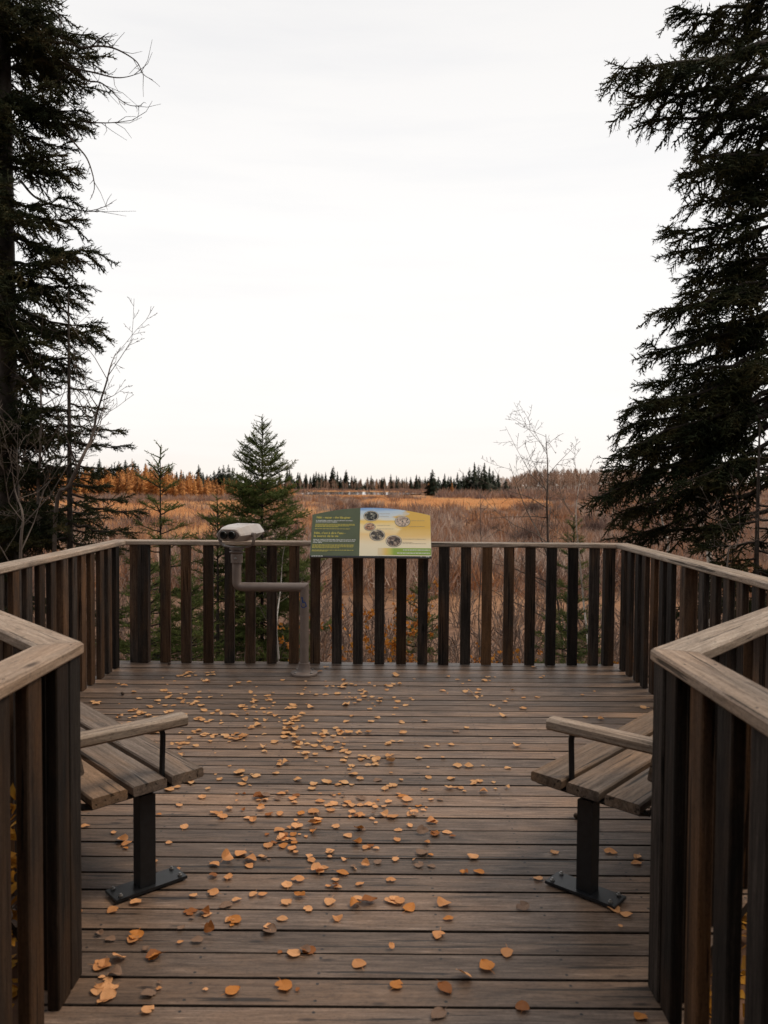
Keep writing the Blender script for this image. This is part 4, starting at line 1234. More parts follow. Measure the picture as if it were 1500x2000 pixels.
# ---- slender spruce behind the left corner
S = Spruce(33, TW_OLD)
sx, sy_ = xat(136, 9.0), 9.0
sz0 = float(ground_z(sx, sy_)) - 0.1
for px, py, Y in ((175, 760, 8.9), (185, 795, 9.1), (232, 838, 8.8), (243, 872, 9.0), (225, 915, 8.8), (178, 925, 9.2), (236, 975, 8.9), (276, 998, 8.7), (260, 1040, 8.6), (205, 1040, 9.1), (90, 860, 8.8), (70, 930, 8.9), (80, 1000, 8.7), (180, 870, 9.4), (200, 950, 9.4), (165, 985, 8.5), (120, 1030, 8.4), (60, 1060, 8.6), (230, 1075, 8.6), (170, 1090, 8.5), (100, 1100, 8.5), (40, 1000, 8.7)):
    tip = at(px, py, Y); L = math.hypot(tip[0] - sx, tip[1] - sy_)
    S.branch((sx, sy_, tip[2] + 0.10 * L), tip, sag=0.10, r0=0.008 + 0.006 * L, dens=0.75, tl=(0.24, 0.18), bare=0.12, hang=0.15, fwd=1.1)
for q in range(26):
    z = S.rng.uniform(sz0 + 0.4, 3.2); az = S.rng.uniform(0, 2 * PI); L = (3.6 - z) * 0.17 * S.rng.uniform(0.7, 1.2) + 0.1
    O = np.array((sx, sy_, z)); S.branch(O, O + np.array((math.cos(az) * L, math.sin(az) * L, -0.05 * L)), sag=0.08, r0=0.008, dens=0.6, tl=(0.24, 0.16), bare=0.15, hang=0.15)
S.build('spruce_tree', 'slender spruce with long low boughs beyond the left corner of the deck', 'spruces round the deck', [np.array((sx, sy_, z)) for z in np.linspace(sz0, 3.75, 8)], np.linspace(0.055, 0.008, 8), M_bark, M_needle, M_twig, big=True)

# ---- young spruces beyond the far railing
def young(px, tip_py, Y, half, label, seed, dens=1.0, lean=0.0, gap=0.20, mat_=None, bare=0.12, lead=0.2):
    S = Spruce(seed, TW_YNG)
    x, z1 = xat(px, Y), at(px, tip_py, Y)[2]
    z0 = float(ground_z(x, Y)) - 0.05
    H_ = z1 - z0
    z = z1 - lead
    while z > z0 + 0.12:
        f = (z1 - z) / H_
        R = half * min(1.0, 0.045 + f * 1.8) * (1.0 - 0.25 * max(0, f - 0.75) / 0.25)
        nb = int(S.rng.integers(4, 7)) if f > 0.08 else 3
        a0 = S.rng.uniform(0, 6.28)
        for k in range(nb):
            az = a0 + 2 * PI * k / nb + S.rng.uniform(-0.25, 0.25)
            L = R * S.rng.uniform(0.72, 1.15)
            rise = (0.62 - 0.85 * min(f * 1.5, 1.0)) * S.rng.uniform(0.7, 1.2)
            zz = z + S.rng.uniform(-0.05, 0.05)
            O = np.array((x + lean * f, Y, zz)); tip = O + np.array((math.cos(az) * L, math.sin(az) * L, L * rise + 0.03))
            S.branch(O, tip, sag=0.10 if f > 0.3 else 0.02, r0=0.004 + 0.006 * L, dens=dens * 1.05, tl=(0.27, 0.17) if L > 0.35 else (0.17, 0.13) if L > 0.16 else (0.10, 0.085), bare=bare, hang=0.05, fwd=0.95)
        z -= gap * (0.65 + 0.7 * f) * S.rng.uniform(0.8, 1.2)
    S.X.append(np.array((0, 0.01, 1.0))); S.S.append(lead + 0.10); S.T.append(np.array((x, Y, z1 - lead - 0.06))); S.Rl.append(0.0)
    return S.build('spruce_tree', label, 'spruces round the deck', [np.array((x + lean * (1 - k / 7), Y, zz)) for k, zz in enumerate(np.linspace(z0, z1, 8))], np.linspace(0.035, 0.004, 8), M_bark, mat_ or M_needle_y, M_twig)
young(512, 815, 10.2, 0.74, 'full green young spruce standing right behind the binocular viewer', 51, 1.85, gap=0.15)
young(313, 875, 10.0, 0.62, 'thin young spruce with a long bare leader beyond the left corner post', 52, 0.62, gap=0.30, bare=0.2, lead=0.36)
young(425, 972, 9.7, 0.55, 'small sparse young spruce left of the binocular viewer', 53, 0.6, gap=0.26)
young(1122, 1010, 11.5, 0.42, 'small pale young spruce behind the right end of the far railing', 54, 0.6, gap=0.24)
young(825, 1130, 9.8, 0.34, 'little spruce seen between the slats under the information sign', 55, 0.7, gap=0.2)
young(1118, 1150, 8.9, 0.40, 'little spruce behind the far railing beside the right corner post', 56, 0.8, gap=0.2)
young(290, 1090, 8.5, 0.46, 'low bushy young spruce behind the leftmost slats of the far railing', 57, 1.1, gap=0.17)
young(372, 1120, 8.6, 0.40, 'low dense young spruce behind the far railing, left of the viewer pole', 58, 1.0, gap=0.17)

# ------------------------------------------------------------------ bare trees and brush
def grow(rng, P, r0, segs, level, maxlev, kids, spread, lenf, up=0.15, rmin=0.0022, start=0.25, limbs=None):
    """adds a polyline limb P (points) and its side shoots to segs"""
    n = len(P)
    for i in range(n - 1):
        ra = max(rmin, r0 * (1 - 0.85 * i / (n - 1))); rb = max(rmin, r0 * (1 - 0.85 * (i + 1) / (n - 1)))
        segs.append((P[i], P[i + 1], ra, rb))
    if level >= maxlev: return
    L = sum(np.linalg.norm(P[i + 1] - P[i]) for i in range(n - 1))
    for k in range(kids[level]):
        u = start + (0.97 - start) * (k + rng.uniform(0, 1)) / kids[level]
        q = u * (n - 1); j = min(int(q), n - 2); f = q - j
        p = P[j] * (1 - f) + P[j + 1] * f
        d = P[j + 1] - P[j]; d = d / (np.linalg.norm(d) + 1e-9)
        o = rand_dir(rng); o -= d * np.dot(o, d); o /= np.linalg.norm(o) + 1e-9
        dd = d * (1 - spread) + o * spread; dd[2] += up; dd /= np.linalg.norm(dd)
        ln = L * lenf * (1.15 - 0.75 * u) * rng.uniform(0.6, 1.2)
        m = 5 if level == 0 else 4
        Q = [p]
        for _ in range(m - 1):
            dd = dd + rng.normal(0, 0.14, 3); dd[2] += up * 0.35; dd /= np.linalg.norm(dd)
            Q.append(Q[-1] + dd * ln / (m - 1))
        if limbs is not None:
            segs = []; limbs.append(segs)
        grow(rng, np.array(Q), max(rmin, r0 * (1 - 0.8 * u) * 0.55), segs, level + 1, maxlev, kids, spread, lenf, up, rmin, 0.2)

def bare(px_path, Y, r0, name, label, cat, seed, kids=(14, 7, 4), spread=0.55, lenf=0.42, mt=None, maxlev=3, group='bare trees and saplings', up=0.12, pale=None, start=0.2):
    rng = np.random.default_rng(seed)
    P = [at(px, py, Y + 0.15 * math.sin(i * 1.7 + seed)) for i, (px, py) in enumerate(px_path)]
    base = P[0].copy(); gz = float(ground_z(base[0], base[1])) - 0.05
    if base[2] > gz + 0.15: P = [np.array((base[0] + rng.uniform(-0.08, 0.08), base[1], gz))] + P
    P = catmull(P, 4)
    limbs = []
    grow(rng, P, r0, [], 0, maxlev, kids, spread, lenf, up, start=start, limbs=limbs)
    root = thing(name, label, cat, tuple(P[0]), 0, group)
    off = P[0]
    m_ = MB(); m_.tube(P - off, np.maximum(0.003, np.linspace(r0, r0 * 0.12, len(P))), 7); m_.obj('trunk', pale or mt or M_grey, root, True)
    for lb in limbs:
        P0, P1, R0, R1 = (np.array([s[i] for s in lb]) for i in range(4))
        V, F = segs_arrays(P0 - off, P1 - off, R0, R1, 3)
        link('limb', mesh('limb', V, [F], mt or M_grey), root)
    return root
bare([(108, 1015), (135, 950), (160, 895), (180, 852), (190, 805), (207, 750), (216, 715), (226, 690)], 8.6, 0.026, 'bare_tree', 'leaning leafless tree in front of the left spruces', 'tree', 71, kids=(11, 5, 3), lenf=0.30, spread=0.5, start=0.3)
bare([(75, 1000), (78, 900), (80, 780), (78, 690), (84, 620)], 9.0, 0.022, 'bare_tree', 'upright leafless tree among the left spruce boughs', 'tree', 72, kids=(12, 5, 3), lenf=0.32)
bare([(40, 1100), (45, 1010), (30, 960), (22, 900)], 8.2, 0.020, 'bare_tree', 'crooked pale leafless sapling low at the left edge', 'tree', 73, kids=(10, 5, 3), lenf=0.5)
bare([(1100, 1290), (1085, 1150), (1060, 1060), (1030, 1000), (1010, 950), (995, 905)], 11.6, 0.018, 'bare_tree', 'leafless grey tree leaning left above the far railing, right of the sign', 'tree', 84, kids=(12, 6, 3), lenf=0.34, spread=0.6)
bare([(1066, 1290), (1068, 1180), (1070, 1060), (1068, 985), (1070, 930), (1068, 880), (1066, 848)], 11.0, 0.026, 'bare_tree', 'leafless grey tree standing above the right part of the far railing', 'tree', 74, kids=(18, 7, 3), lenf=0.36, spread=0.68, up=0.06)
bare([(1150, 1290), (1140, 1180), (1132, 1090), (1125, 1000), (1135, 925)], 10.2, 0.018, 'bare_tree', 'pale forked sapling behind the right slats of the far railing', 'tree', 75, kids=(11, 5, 3), lenf=0.36, pale=M_birch)
bare([(938, 1295), (935, 1200), (940, 1100), (938, 1000), (940, 950)], 10.0, 0.011, 'bare_tree', 'thin dark sapling behind the far railing, right of the sign', 'tree', 76, kids=(10, 4, 2), lenf=0.28)
bare([(1385, 1090), (1375, 1040), (1362, 980), (1368, 900), (1362, 800), (1360, 700)], 11.5, 0.040, 'birch_tree', 'white-barked birch standing behind the huge right spruce', 'tree', 77, kids=(12, 5, 3), lenf=0.24, pale=M_birch)
bare([(1305, 1090), (1300, 1050), (1290, 1000), (1283, 955), (1290, 905)], 10.4, 0.022, 'birch_tree', 'young white birch rising behind the right corner of the railing', 'tree', 78, kids=(10, 5, 3), lenf=0.36, pale=M_birch)
bare([(545, 1295), (540, 1220), (548, 1150), (552, 1090), (560, 1050)], 8.8, 0.014, 'bare_tree', 'pale twiggy sapling behind the slats beside the viewer pole', 'tree', 79, kids=(11, 6, 3), lenf=0.4, mt=M_grey, pale=M_birch)
bare([(1420, 1110), (1436, 1070), (1450, 1035), (1462, 1005)], 7.6, 0.010, 'bare_tree', 'tangled leafless sapling against the dark right spruce', 'tree', 80, kids=(9, 5, 2), lenf=0.34)

# undergrowth just beyond the railing
def bush_template(seed, stems=7, h=1.0, kids=(6, 4), maxlev=2, rmin=0.0026, r0=0.010, sides=3):
    rng = np.random.default_rng(seed)
    segs = []
    for s in range(stems):
        a = rng.uniform(0, 2 * PI); out = rng.uniform(0.05, 0.5)
        d = np.array((math.cos(a) * out, math.sin(a) * out, 1.0)); d /= np.linalg.norm(d)
        L = h * rng.uniform(0.65, 1.05); Q = [np.array((math.cos(a) * 0.05, math.sin(a) * 0.05, 0.0))]
        for _ in range(5):
            d = d + rng.normal(0, 0.10, 3); d /= np.linalg.norm(d); Q.append(Q[-1] + d * L / 5)
        grow(rng, np.array(Q), r0 * rng.uniform(0.7, 1.2), segs, 0, maxlev, kids, 0.5, 0.42, 0.12, rmin)
    P0, P1, R0, R1 = (np.array([s[i] for s in segs]) for i in range(4))
    return segs_arrays(P0, P1, R0, R1, sides)

def clumped(pts, lo, hi, f=0.05):
    """shrub heights that rise and fall in patches"""
    return np.array([lo + (hi - lo) * (0.5 + 0.3 * math.sin(x * f * 2.3 + math.sin(y * f * 1.7)) + 0.2 * math.sin(x * f * 7 + y * f * 5)) * rr.uniform(0.6, 1.2) for x, y in pts])

def scatter(name, label, cat, tmpls, pts, size, mt, seed, kind='stuff', jitter=0.3, zoff=-0.05):
    rng = np.random.default_rng(seed)
    pts = np.asarray(pts, float)
    n = len(pts)
    th = rng.uniform(0, 2 * PI, n); s = size * (1 + rng.uniform(-jitter, jitter, n)) if np.isscalar(size) else np.asarray(size)
    c, si = np.cos(th), np.sin(th)
    M = np.zeros((n, 3, 3)); M[:, 0, 0] = c; M[:, 0, 1] = -si; M[:, 1, 0] = si; M[:, 1, 1] = c; M[:, 2, 2] = 1
    M *= s[:, None, None]
    T = np.column_stack([pts[:, 0], pts[:, 1], ground_z(pts[:, 0], pts[:, 1]) + zoff])
    pick = rng.integers(0, len(tmpls), n)
    parts = [place(tmpls[k], M[pick == k], T[pick == k]) for k in range(len(tmpls)) if (pick == k).any()]
    V, F = merge(parts)
    o = link(name, mesh(name, V, F, mt))
    return tag(o, label, cat, kind=kind)

rr = np.random.default_rng(91)
BUSH = [bush_template(s, stems=5, kids=(5, 2)) for s in (1, 2, 3, 4)]
pts = []
while len(pts) < 165:
    y = rr.uniform(7.75, 15.5); x = rr.uniform(-0.62, 0.62) * y
    pts.append((x, y))
sizes = np.array([rr.uniform(0.9, 1.45) * (0.9 + 0.06 * (p[1] - 8)) for p in pts])
scatter('undergrowth', 'tangled leafless grey brown brush right behind the far railing', 'brush', BUSH, pts, sizes, M_brush, 1)
BUSH2 = [bush_template(s, stems=5, kids=(4,), maxlev=1, rmin=0.008, r0=0.016) for s in (5, 6, 7)]
pts = []
while len(pts) < 430:
    y = 15 + 40 * rr.uniform(0, 1) ** 1.25; x = rr.uniform(-0.68, 0.68) * y
    pts.append((x, y))
sizes = np.array([rr.uniform(1.3, 2.1) for p in pts])
scatter('thicket', 'reddish brown leafless thicket on the slope below the deck', 'brush', BUSH2, pts, sizes, M_brush, 2)

# orange-leaved bush behind the slats under the sign
def leafy_bush(px, py0, Y, h, label, seed, nleaf=260, mt=None, wid=0.5, cat='bush'):
    rng = np.random.default_rng(seed)
    x = xat(px, Y); z0 = float(ground_z(x, Y)) - 0.05
    root = thing('leafy_bush', label, cat, (x, Y, z0), 0, 'bushes still in leaf')
    V, F = bush_template(seed, stems=6, h=h, kids=(6, 3))
    link('stems', mesh('stems', V, [F], M_grey), root)
    idx = rng.integers(0, len(V), nleaf)
    LV, LF = [], []
    for i in idx:
        p = V[i]
        if p[2] < 0.25 * h: continue
        d = rand_dir(rng); u = np.cross(d, rand_dir(rng)); u /= np.linalg.norm(u) + 1e-9; w_ = np.cross(d, u)
        s_ = rng.uniform(0.022, 0.036); b = len(LV)
        LV += [p, p + d * s_ * 0.9 + u * s_ * 0.75 + w_ * s_ * 0.2, p + d * s_ * 2.0, p + d * s_ * 0.9 - u * s_ * 0.75 + w_ * s_ * 0.2]
        LF += [(b, b + 1, b + 2), (b, b + 2, b + 3)]
    link('leaves', mesh('leaves', np.array(LV), [np.array(LF)], mt or M_oleaf), root)
    return root
leafy_bush(735, 1290, 9.4, 2.1, 'bush with orange leaves behind the slats under the information sign', 101, 420)
leafy_bush(770, 1290, 10.2, 1.9, 'smaller orange-leaved bush beside the one under the information sign', 102, 260)
leafy_bush(1000, 1290, 9.6, 1.4, 'low orange-leaved bush behind the slats right of the sign', 103, 200)
leafy_bush(1170, 1290, 9.2, 1.3, 'low orange-leaved bush by the right corner of the far railing', 104, 160)

for x_, y_, h_, lb, sd in ((-1.55, 2.6, 1.25, 'yellow-leaved bush showing through the slats of the near left railing', 111), (1.50, 2.25, 1.05, 'yellow-leaved bush showing through the slats of the near right railing', 112)):
    leafy_bush(750 + x_ / y_ * FPX, 0, y_, h_, lb, sd, 900, M_litter)

# yellow leaves carpeting the ground beside the walkway
def litter():
    rng = np.random.default_rng(8)
    n = 9000
    sidep = rng.uniform(0, 1, n) < 0.5
    x = np.where(sidep, -1.18 - np.abs(rng.normal(0, 1.3, n)), 1.06 + np.abs(rng.normal(0, 1.3, n)))
    y = rng.uniform(-2.0, 6.0, n)
    z = ground_z(x, y) + 0.01 + np.abs(rng.normal(0, 0.03, n)) + np.where(rng.uniform(0, 1, n) < 0.25, rng.uniform(0, 0.5, n), 0)
    d = rng.normal(0, 1, (n, 3)); d[:, 2] *= 0.5; d /= np.linalg.norm(d, axis=1)[:, None]
    u = np.cross(d, rng.normal(0, 0.35, (n, 3)) + np.array((0, 0, 1.0))); u /= np.linalg.norm(u, axis=1)[:, None]
    s = rng.uniform(0.025, 0.042, n)[:, None]
    p = np.column_stack([x, y, z])
    V = np.stack([p, p + d * s * 0.9 + u * s * 0.8, p + d * s * 2, p + d * s * 0.9 - u * s * 0.8], axis=1).reshape(-1, 3)
    b = (np.arange(n) * 4)[:, None]
    F = np.concatenate([b + np.array([[0, 1, 2]]), b + np.array([[0, 2, 3]])])
    tag(link('leaf_litter', mesh('leaf_litter', V, [F], M_litter)), 'yellow leaf litter on the ground beside the walkway railings', 'leaves', kind='stuff')
litter()

# ------------------------------------------------------------------ the open marsh
def fan_template(seed, n, w, h=1.0, spread=0.55):
    """shrub far enough off that a twig is one sliver: crossing two-sided slivers in all directions"""
    rng = np.random.default_rng(seed)
    V, F = [], []
    for i in range(n):
        a = rng.uniform(0, 2 * PI); o = abs(rng.normal(0, spread)); L = h * rng.uniform(0.55, 1.0)
        d = np.array((math.cos(a) * o, math.sin(a) * o, 1.0)); d /= np.linalg.norm(d)
        p = np.array((rng.normal(0, 0.22), rng.normal(0, 0.22), 0)) + d * L * rng.uniform(0, 0.45)
        q = p + (d + rng.normal(0, 0.22, 3)) * L * 0.6
        sd = np.cross(d, rand_dir(rng)); sd /= np.linalg.norm(sd) + 1e-9
        b = len(V)
        V += [p - sd * w, p + sd * w, q]
        F.append((b, b + 1, b + 2))
    return np.array(V), np.array(F)

def zone(x, y):
    """share of golden reed at a place in the marsh"""
    r = x / y
    g = 0.0
    g = max(g, 0.9 if (128 < y < 205 and -0.46 < r < -0.29) else 0)
    g = max(g, 0.7 if (122 < y < 195 and -0.30 < r < -0.10) else 0)
    g = max(g, 0.93 if (160 + 120 * max(0, r - 0.05) < y < 262 and 0.0 < r < 0.17) else 0)
    g = max(g, 0.9 if (285 < y < 326 and -0.16 < r < 0.06) else 0)
    g = max(g, 0.9 if (476 < y < 520 and -0.14 < r < 0.06) else 0)
    g = max(g, 0.22 if (70 < y < 122 and -0.40 < r < 0.0) else 0)
    return g
wob = lambda x, y: (10 * math.sin(x * 0.11 + 1) + 8 * math.sin(x * 0.05 + y * 0.04), 22 * math.sin(x * 0.06 + 2 + y * 0.02) + 16 * math.sin(x * 0.17) + 10 * math.sin(x * 0.41 + y * 0.1))
SH1 = [fan_template(s, 64, 0.014, spread=0.5) for s in (1, 2, 3)]
SH2 = [fan_template(s, 46, 0.030, spread=0.5) for s in (4, 5, 6)]
SH3 = [fan_template(s, 30, 0.055, spread=0.5) for s in (7, 8, 9)]
def marsh_pts(n, y0, y1, hw, pw=1.0):
    out = []
    while len(out) < n:
        y = y0 + (y1 - y0) * rr.uniform(0, 1) ** pw; x = rr.uniform(-hw, hw) * y
        dx, dy = wob(x, y)
        if rr.uniform() < zone(x + dx * 0.5, y + dy * 0.6): continue
        if ((x + 15) / 34) ** 2 + ((y - 402) / 78) ** 2 < 1: continue
        if -56 < x < 24 and 280 < y < 402: continue
        out.append((x, y))
    return out
for nm, mt, sh, sd in (('mauve brown', M_shrub, 0.5, 3), ('russet', M_shrub2, 0.3, 13), ('pale grey', M_shrub3, 0.2, 23)):
    p1 = marsh_pts(int(2600 * sh), 38, 105, 0.62)
    scatter('marsh_shrubs', nm + ' leafless shrubs over the near part of the marsh', 'shrubs', SH1, p1, clumped(p1, 0.8, 2.7, 0.2), mt, sd)
    p2 = marsh_pts(int(4400 * sh), 100, 330, 0.62, 0.85)
    scatter('marsh_shrubs', nm + ' leafless shrubs in the middle of the marsh', 'shrubs', SH2, p2, clumped(p2, 0.8, 3.3, 0.09), mt, sd + 1)
p3 = marsh_pts(3600, 320, 640, 0.62)
scatter('marsh_shrubs', 'dull brown shrubs at the far side of the marsh', 'shrubs', SH3, p3, clumped(p3, 1.0, 3.8, 0.05), M_shrub, 5)
# taller willow clumps at the foot of the spruces right of the pond
p4 = [(x, y) for x, y in ((rr.uniform(0.07, 0.30) * y, y) for y in rr.uniform(240, 400, 420))]
scatter('willow_scrub', 'taller brown willow scrub before the spruce clump', 'shrubs', SH3, p4, np.array([rr.uniform(2.5, 5.0) for _ in p4]), M_shrub, 6)
p4 = [(x, y) for x, y in ((rr.uniform(-0.42, -0.10) * y, y) for y in rr.uniform(215, 262, 330))]
scatter('willow_scrub', 'grey brown willow scrub at the foot of the larches', 'shrubs', SH3, p4, np.array([rr.uniform(1.6, 3.0) for _ in p4]), M_shrub, 7)
M_dark = foliage('dark_willow_twigs', [(0.3, (0.060, 0.036, 0.030)), (0.5, (0.115, 0.070, 0.056)), (0.7, (0.19, 0.115, 0.085))], scale=0.3)
SH0 = [fan_template(s, 170, 0.013, spread=0.75) for s in (31, 32, 33)]
for nm, mt, n_, sd in (('dark', M_dark, 170, 41), ('pale', M_shrub3, 90, 42)):
    cl = [(rr.uniform(-0.5, 0.5) * y, y) for y in rr.uniform(40, 170, n_ // 3)]
    pw = [(x + rr.normal(0, 2.0), y + rr.normal(0, 3.0)) for x, y in cl for _ in range(3)]
    pw = [p for p in pw if rr.uniform() > 0.8 * zone(*p)]
    scatter('willow_clumps', nm + ' rounded willow clumps dotted over the marsh', 'shrubs', SH0, pw, np.array([rr.uniform(1.6, 3.3) for _ in pw]), mt, sd)
def reed_template(seed, n, w):
    rng = np.random.default_rng(seed); V, F = [], []
    for i in range(n):
        a = rng.uniform(0, 2 * PI); p = np.array((rng.normal(0, 0.6), rng.normal(0, 0.6), 0))
        q = p + np.array((rng.normal(0, 0.18), rng.normal(0, 0.18), rng.uniform(0.6, 1.0)))
        sd = np.array((math.cos(a), math.sin(a), 0)) * w
        b = len(V); V += [p - sd, p + sd, q]; F.append((b, b + 1, b + 2))
    return np.array(V), np.array(F)
RD = [reed_template(s, 22, 0.075) for s in (1, 2, 3)]
pts = []
while len(pts) < 8500:
    y = 70 + 440 * rr.uniform(0, 1); x = rr.uniform(-0.52, 0.22) * y
    dx, dy = wob(x, y)
    if ((x + 15) / 33) ** 2 + ((y - 402) / 76) ** 2 < 1: continue
    if rr.uniform() < zone(x + dx * 0.5, y + dy * 0.6): pts.append((x, y))
scatter('golden_reeds', 'golden dry reeds in bands across the marsh', 'reeds', RD, pts, np.array([rr.uniform(0.6, 1.5) for _ in pts]), M_reed, 8)

# ------------------------------------------------------------------ far trees
M_fcon = foliage('far_spruce_needles', [(0.3, (0.010, 0.016, 0.010)), (0.5, (0.022, 0.028, 0.016)), (0.7, (0.040, 0.044, 0.026))], scale=0.6, per_obj=0.25)
M_larch = foliage('far_larch_needles', [(0.25, (0.280, 0.119, 0.042)), (0.5, (0.504, 0.224, 0.070)), (0.75, (0.728, 0.350, 0.105))], scale=0.5, per_obj=0.35, transl=0.2)
M_aspen = foliage('far_aspen_bark', [(0.3, (0.250, 0.194, 0.156)), (0.5, (0.450, 0.375, 0.312)), (0.7, (0.650, 0.562, 0.488))], scale=0.5, per_obj=0.25)
M_atwig = foliage('far_aspen_twigs', [(0.3, (0.182, 0.111, 0.081)), (0.5, (0.299, 0.189, 0.130)), (0.7, (0.442, 0.273, 0.169))], scale=0.4, per_obj=0.3)
def conifer_me(seed, n=420, wid=0.16, name='far_spruce', mt=None, ragged=0.35, w=0.035, droop=0.35, low=0.06):
    """unit-height conifer: trunk and whorls of drooping sprays"""
    rng = np.random.default_rng(seed); V, F, mi = [], [], []
    tv, tf = tube_data([(0, 0, 0), (0, 0, 0.5), (0, 0, 0.97)], [0.014, 0.009, 0.002], 5, False)
    V += [np.array(p) for p in tv]
    for f in tf: F += [(f[0], f[1], f[2]), (f[0], f[2], f[3])]; mi += [0, 0]
    bulge = rng.uniform(0.6, 1.0)
    for i in range(n):
        z = low + (1.0 - low) * (1 - rng.uniform(0, 1) ** 0.62)
        R = wid * ((1 - z) ** bulge) * (1 + ragged * math.sin(z * 41 + seed) * 0.6) * rng.uniform(0.35, 1.15) + 0.008
        a = rng.uniform(0, 2 * PI)
        d = np.array((math.cos(a), math.sin(a), 0)); s = np.array((-d[1], d[0], 0))
        p0 = d * R * 0.25 + np.array((0, 0, z + 0.02)); p1 = d * R + np.array((0, 0, z - droop * R))
        ww = w * (0.4 + (1 - z)) * rng.uniform(0.6, 1.3)
        b = len(V)
        V += [p0, p1 + s * ww * 0.5, p1 - s * ww * 0.5 + np.array((0, 0, -ww * 0.8))]
        F.append((b, b + 1, b + 2)); mi.append(1)
    V.append(np.array((0, 0.0, 1.0)))
    return mesh(name, np.array(V), [np.array(F)], [M_bark, mt or M_fcon], midx=mi)
def aspen_me(seed, twigs=230):
    rng = np.random.default_rng(seed); segs = []
    x = 0.0
    P = [np.array((0.02 * math.sin(k * 1.3 + seed) * k / 5, 0.02 * math.cos(k * 1.7 + seed) * k / 5, k / 6)) for k in range(7)]
    for i in range(6): segs.append((P[i], P[i + 1], 0.011 * (1 - i / 7), 0.011 * (1 - (i + 1) / 7)))
    P0, P1, R0, R1 = (np.array([s[i] for s in segs]) for i in range(4))
    V, F = segs_arrays(P0, P1, R0, R1, 4)
    V = list(V); T = [(f[0], f[1], f[2]) for f in F] + [(f[0], f[2], f[3]) for f in F]; mi = [0] * len(T)
    for i in range(twigs):
        z = rng.uniform(0.38, 1.0); a = rng.uniform(0, 2 * PI); R = 0.17 * math.sin(PI * (0.15 + 0.85 * (z - 0.38) / 0.66)) * rng.uniform(0.3, 1.1)
        p = np.array((0, 0, z - 0.10)) + np.array((math.cos(a), math.sin(a), 0)) * R * rng.uniform(0, 0.6)
        q = p + np.array((math.cos(a) * R * 0.7, math.sin(a) * R * 0.7, rng.uniform(0.05, 0.13)))
        sd = rand_dir(rng) * 0.0042; b = len(V)
        V += [p - sd, p + sd, q]; T.append((b, b + 1, b + 2)); mi.append(1)
    return mesh('far_aspen', np.array(V), [np.array(T)], [M_aspen, M_atwig], midx=mi)
CON = [conifer_me(s, n=480, wid=rr.uniform(0.15, 0.22), w=0.05) for s in range(60, 67)]
LAR = [conifer_me(s, n=330, wid=rr.uniform(0.13, 0.18), name='far_larch', mt=M_larch, ragged=0.5, w=0.030, droop=0.1, low=0.12) for s in range(70, 75)]
ASP = [aspen_me(s) for s in range(80, 85)]
def by_left(px): return ', behind the left spruce boughs' if px < 150 else ', left of the thin young spruce' if px < 313 else ', between the two nearer young spruces' if px < 440 else ', behind the full young spruce'
def by_right(px): return ', left of the leafless grey tree' if px < 1066 else ', just left of the huge spruce' if px < 1165 else ', behind the huge spruce'
def by_sign(px): return ', right of the full young spruce' if px < 605 else ', above the green half of the sign' if px < 700 else ', above the yellow half of the sign' if px < 845 else ', right of the sign'
def by_clump(px): return ', alone at its left end' if px < 850 else ', in its lower left half' if px < 911 else ', among the tallest' if px < 960 else ', at its right end'
def far_tree(name, mes, x, y, h, label, group, wide=1.0):
    px = 750 + x / y * FPX
    for key, fn in (('larch stand', by_left), ('spruces behind the larches', by_left), ('aspen wood', by_right), ('far treeline', by_sign), ('bare aspens', by_sign), ('spruce clump', by_clump)):
        if group.startswith(key): label += fn(px)
    o = link(name, mes[int(rr.integers(0, len(mes)))], None, (x, y, float(ground_z(x, y)) - 0.2), (0, 0, rr.uniform(0, 6.28)))
    s = h * wide * rr.uniform(0.85, 1.15)
    o.scale = (s, s, h)
    tag(o, label, 'tree', group)
    return o
# the spruces that stand out: (pixel x, top row, distance, name of the place)
for px, ty, Y in ((844, 921, 350), (868, 930, 372), (880, 934, 376), (893, 928, 372), (904, 930, 378), (916, 918, 360), (926, 908, 356), (934, 914, 366), (945, 909, 348), (955, 916, 352), (962, 924, 362), (972, 930, 370), (856, 936, 380), (940, 926, 340), (950, 928, 338), (925, 930, 350), (987, 940, 380), (910, 932, 384), (886, 938, 384), (874, 940, 384), (898, 938, 388)):
    z1 = at(px, ty - 5, Y)[2]; x = xat(px, Y); z0 = float(ground_z(x, Y)) - 0.2
    far_tree('far_spruce', CON, x, Y, max(4, z1 - z0), 'dark spruce in the tall clump right of the pond', 'spruce clump right of the pond', 1.5)
for px, ty, Y in ((194, 900, 330), (205, 917, 360), (232, 906, 350), (245, 902, 345), (262, 905, 352), (270, 912, 360), (284, 908, 350), (300, 918, 372), (330, 910, 380), (345, 925, 400), (358, 926, 410), (388, 912, 400), (396, 925, 410), (404, 930, 412), (418, 922, 415), (428, 916, 415), (436, 913, 405), (446, 912, 410), (454, 918, 420), (463, 925, 425), (480, 930, 430), (410, 934, 420), (372, 932, 410), (440, 926, 430), (222, 920, 370), (152, 915, 350), (170, 908, 345), (135, 900, 340), (110, 898, 340), (90, 905, 350), (60, 900, 345), (30, 905, 350), (250, 915, 365), (290, 925, 372), (315, 925, 385)):
    z1 = at(px, ty - 5, Y)[2]; x = xat(px, Y); z0 = float(ground_z(x, Y)) - 0.2
    far_tree('far_spruce', CON, x, Y, max(4, z1 - z0), 'dark spruce rising behind the orange larches', 'spruces behind the larches', 1.25)
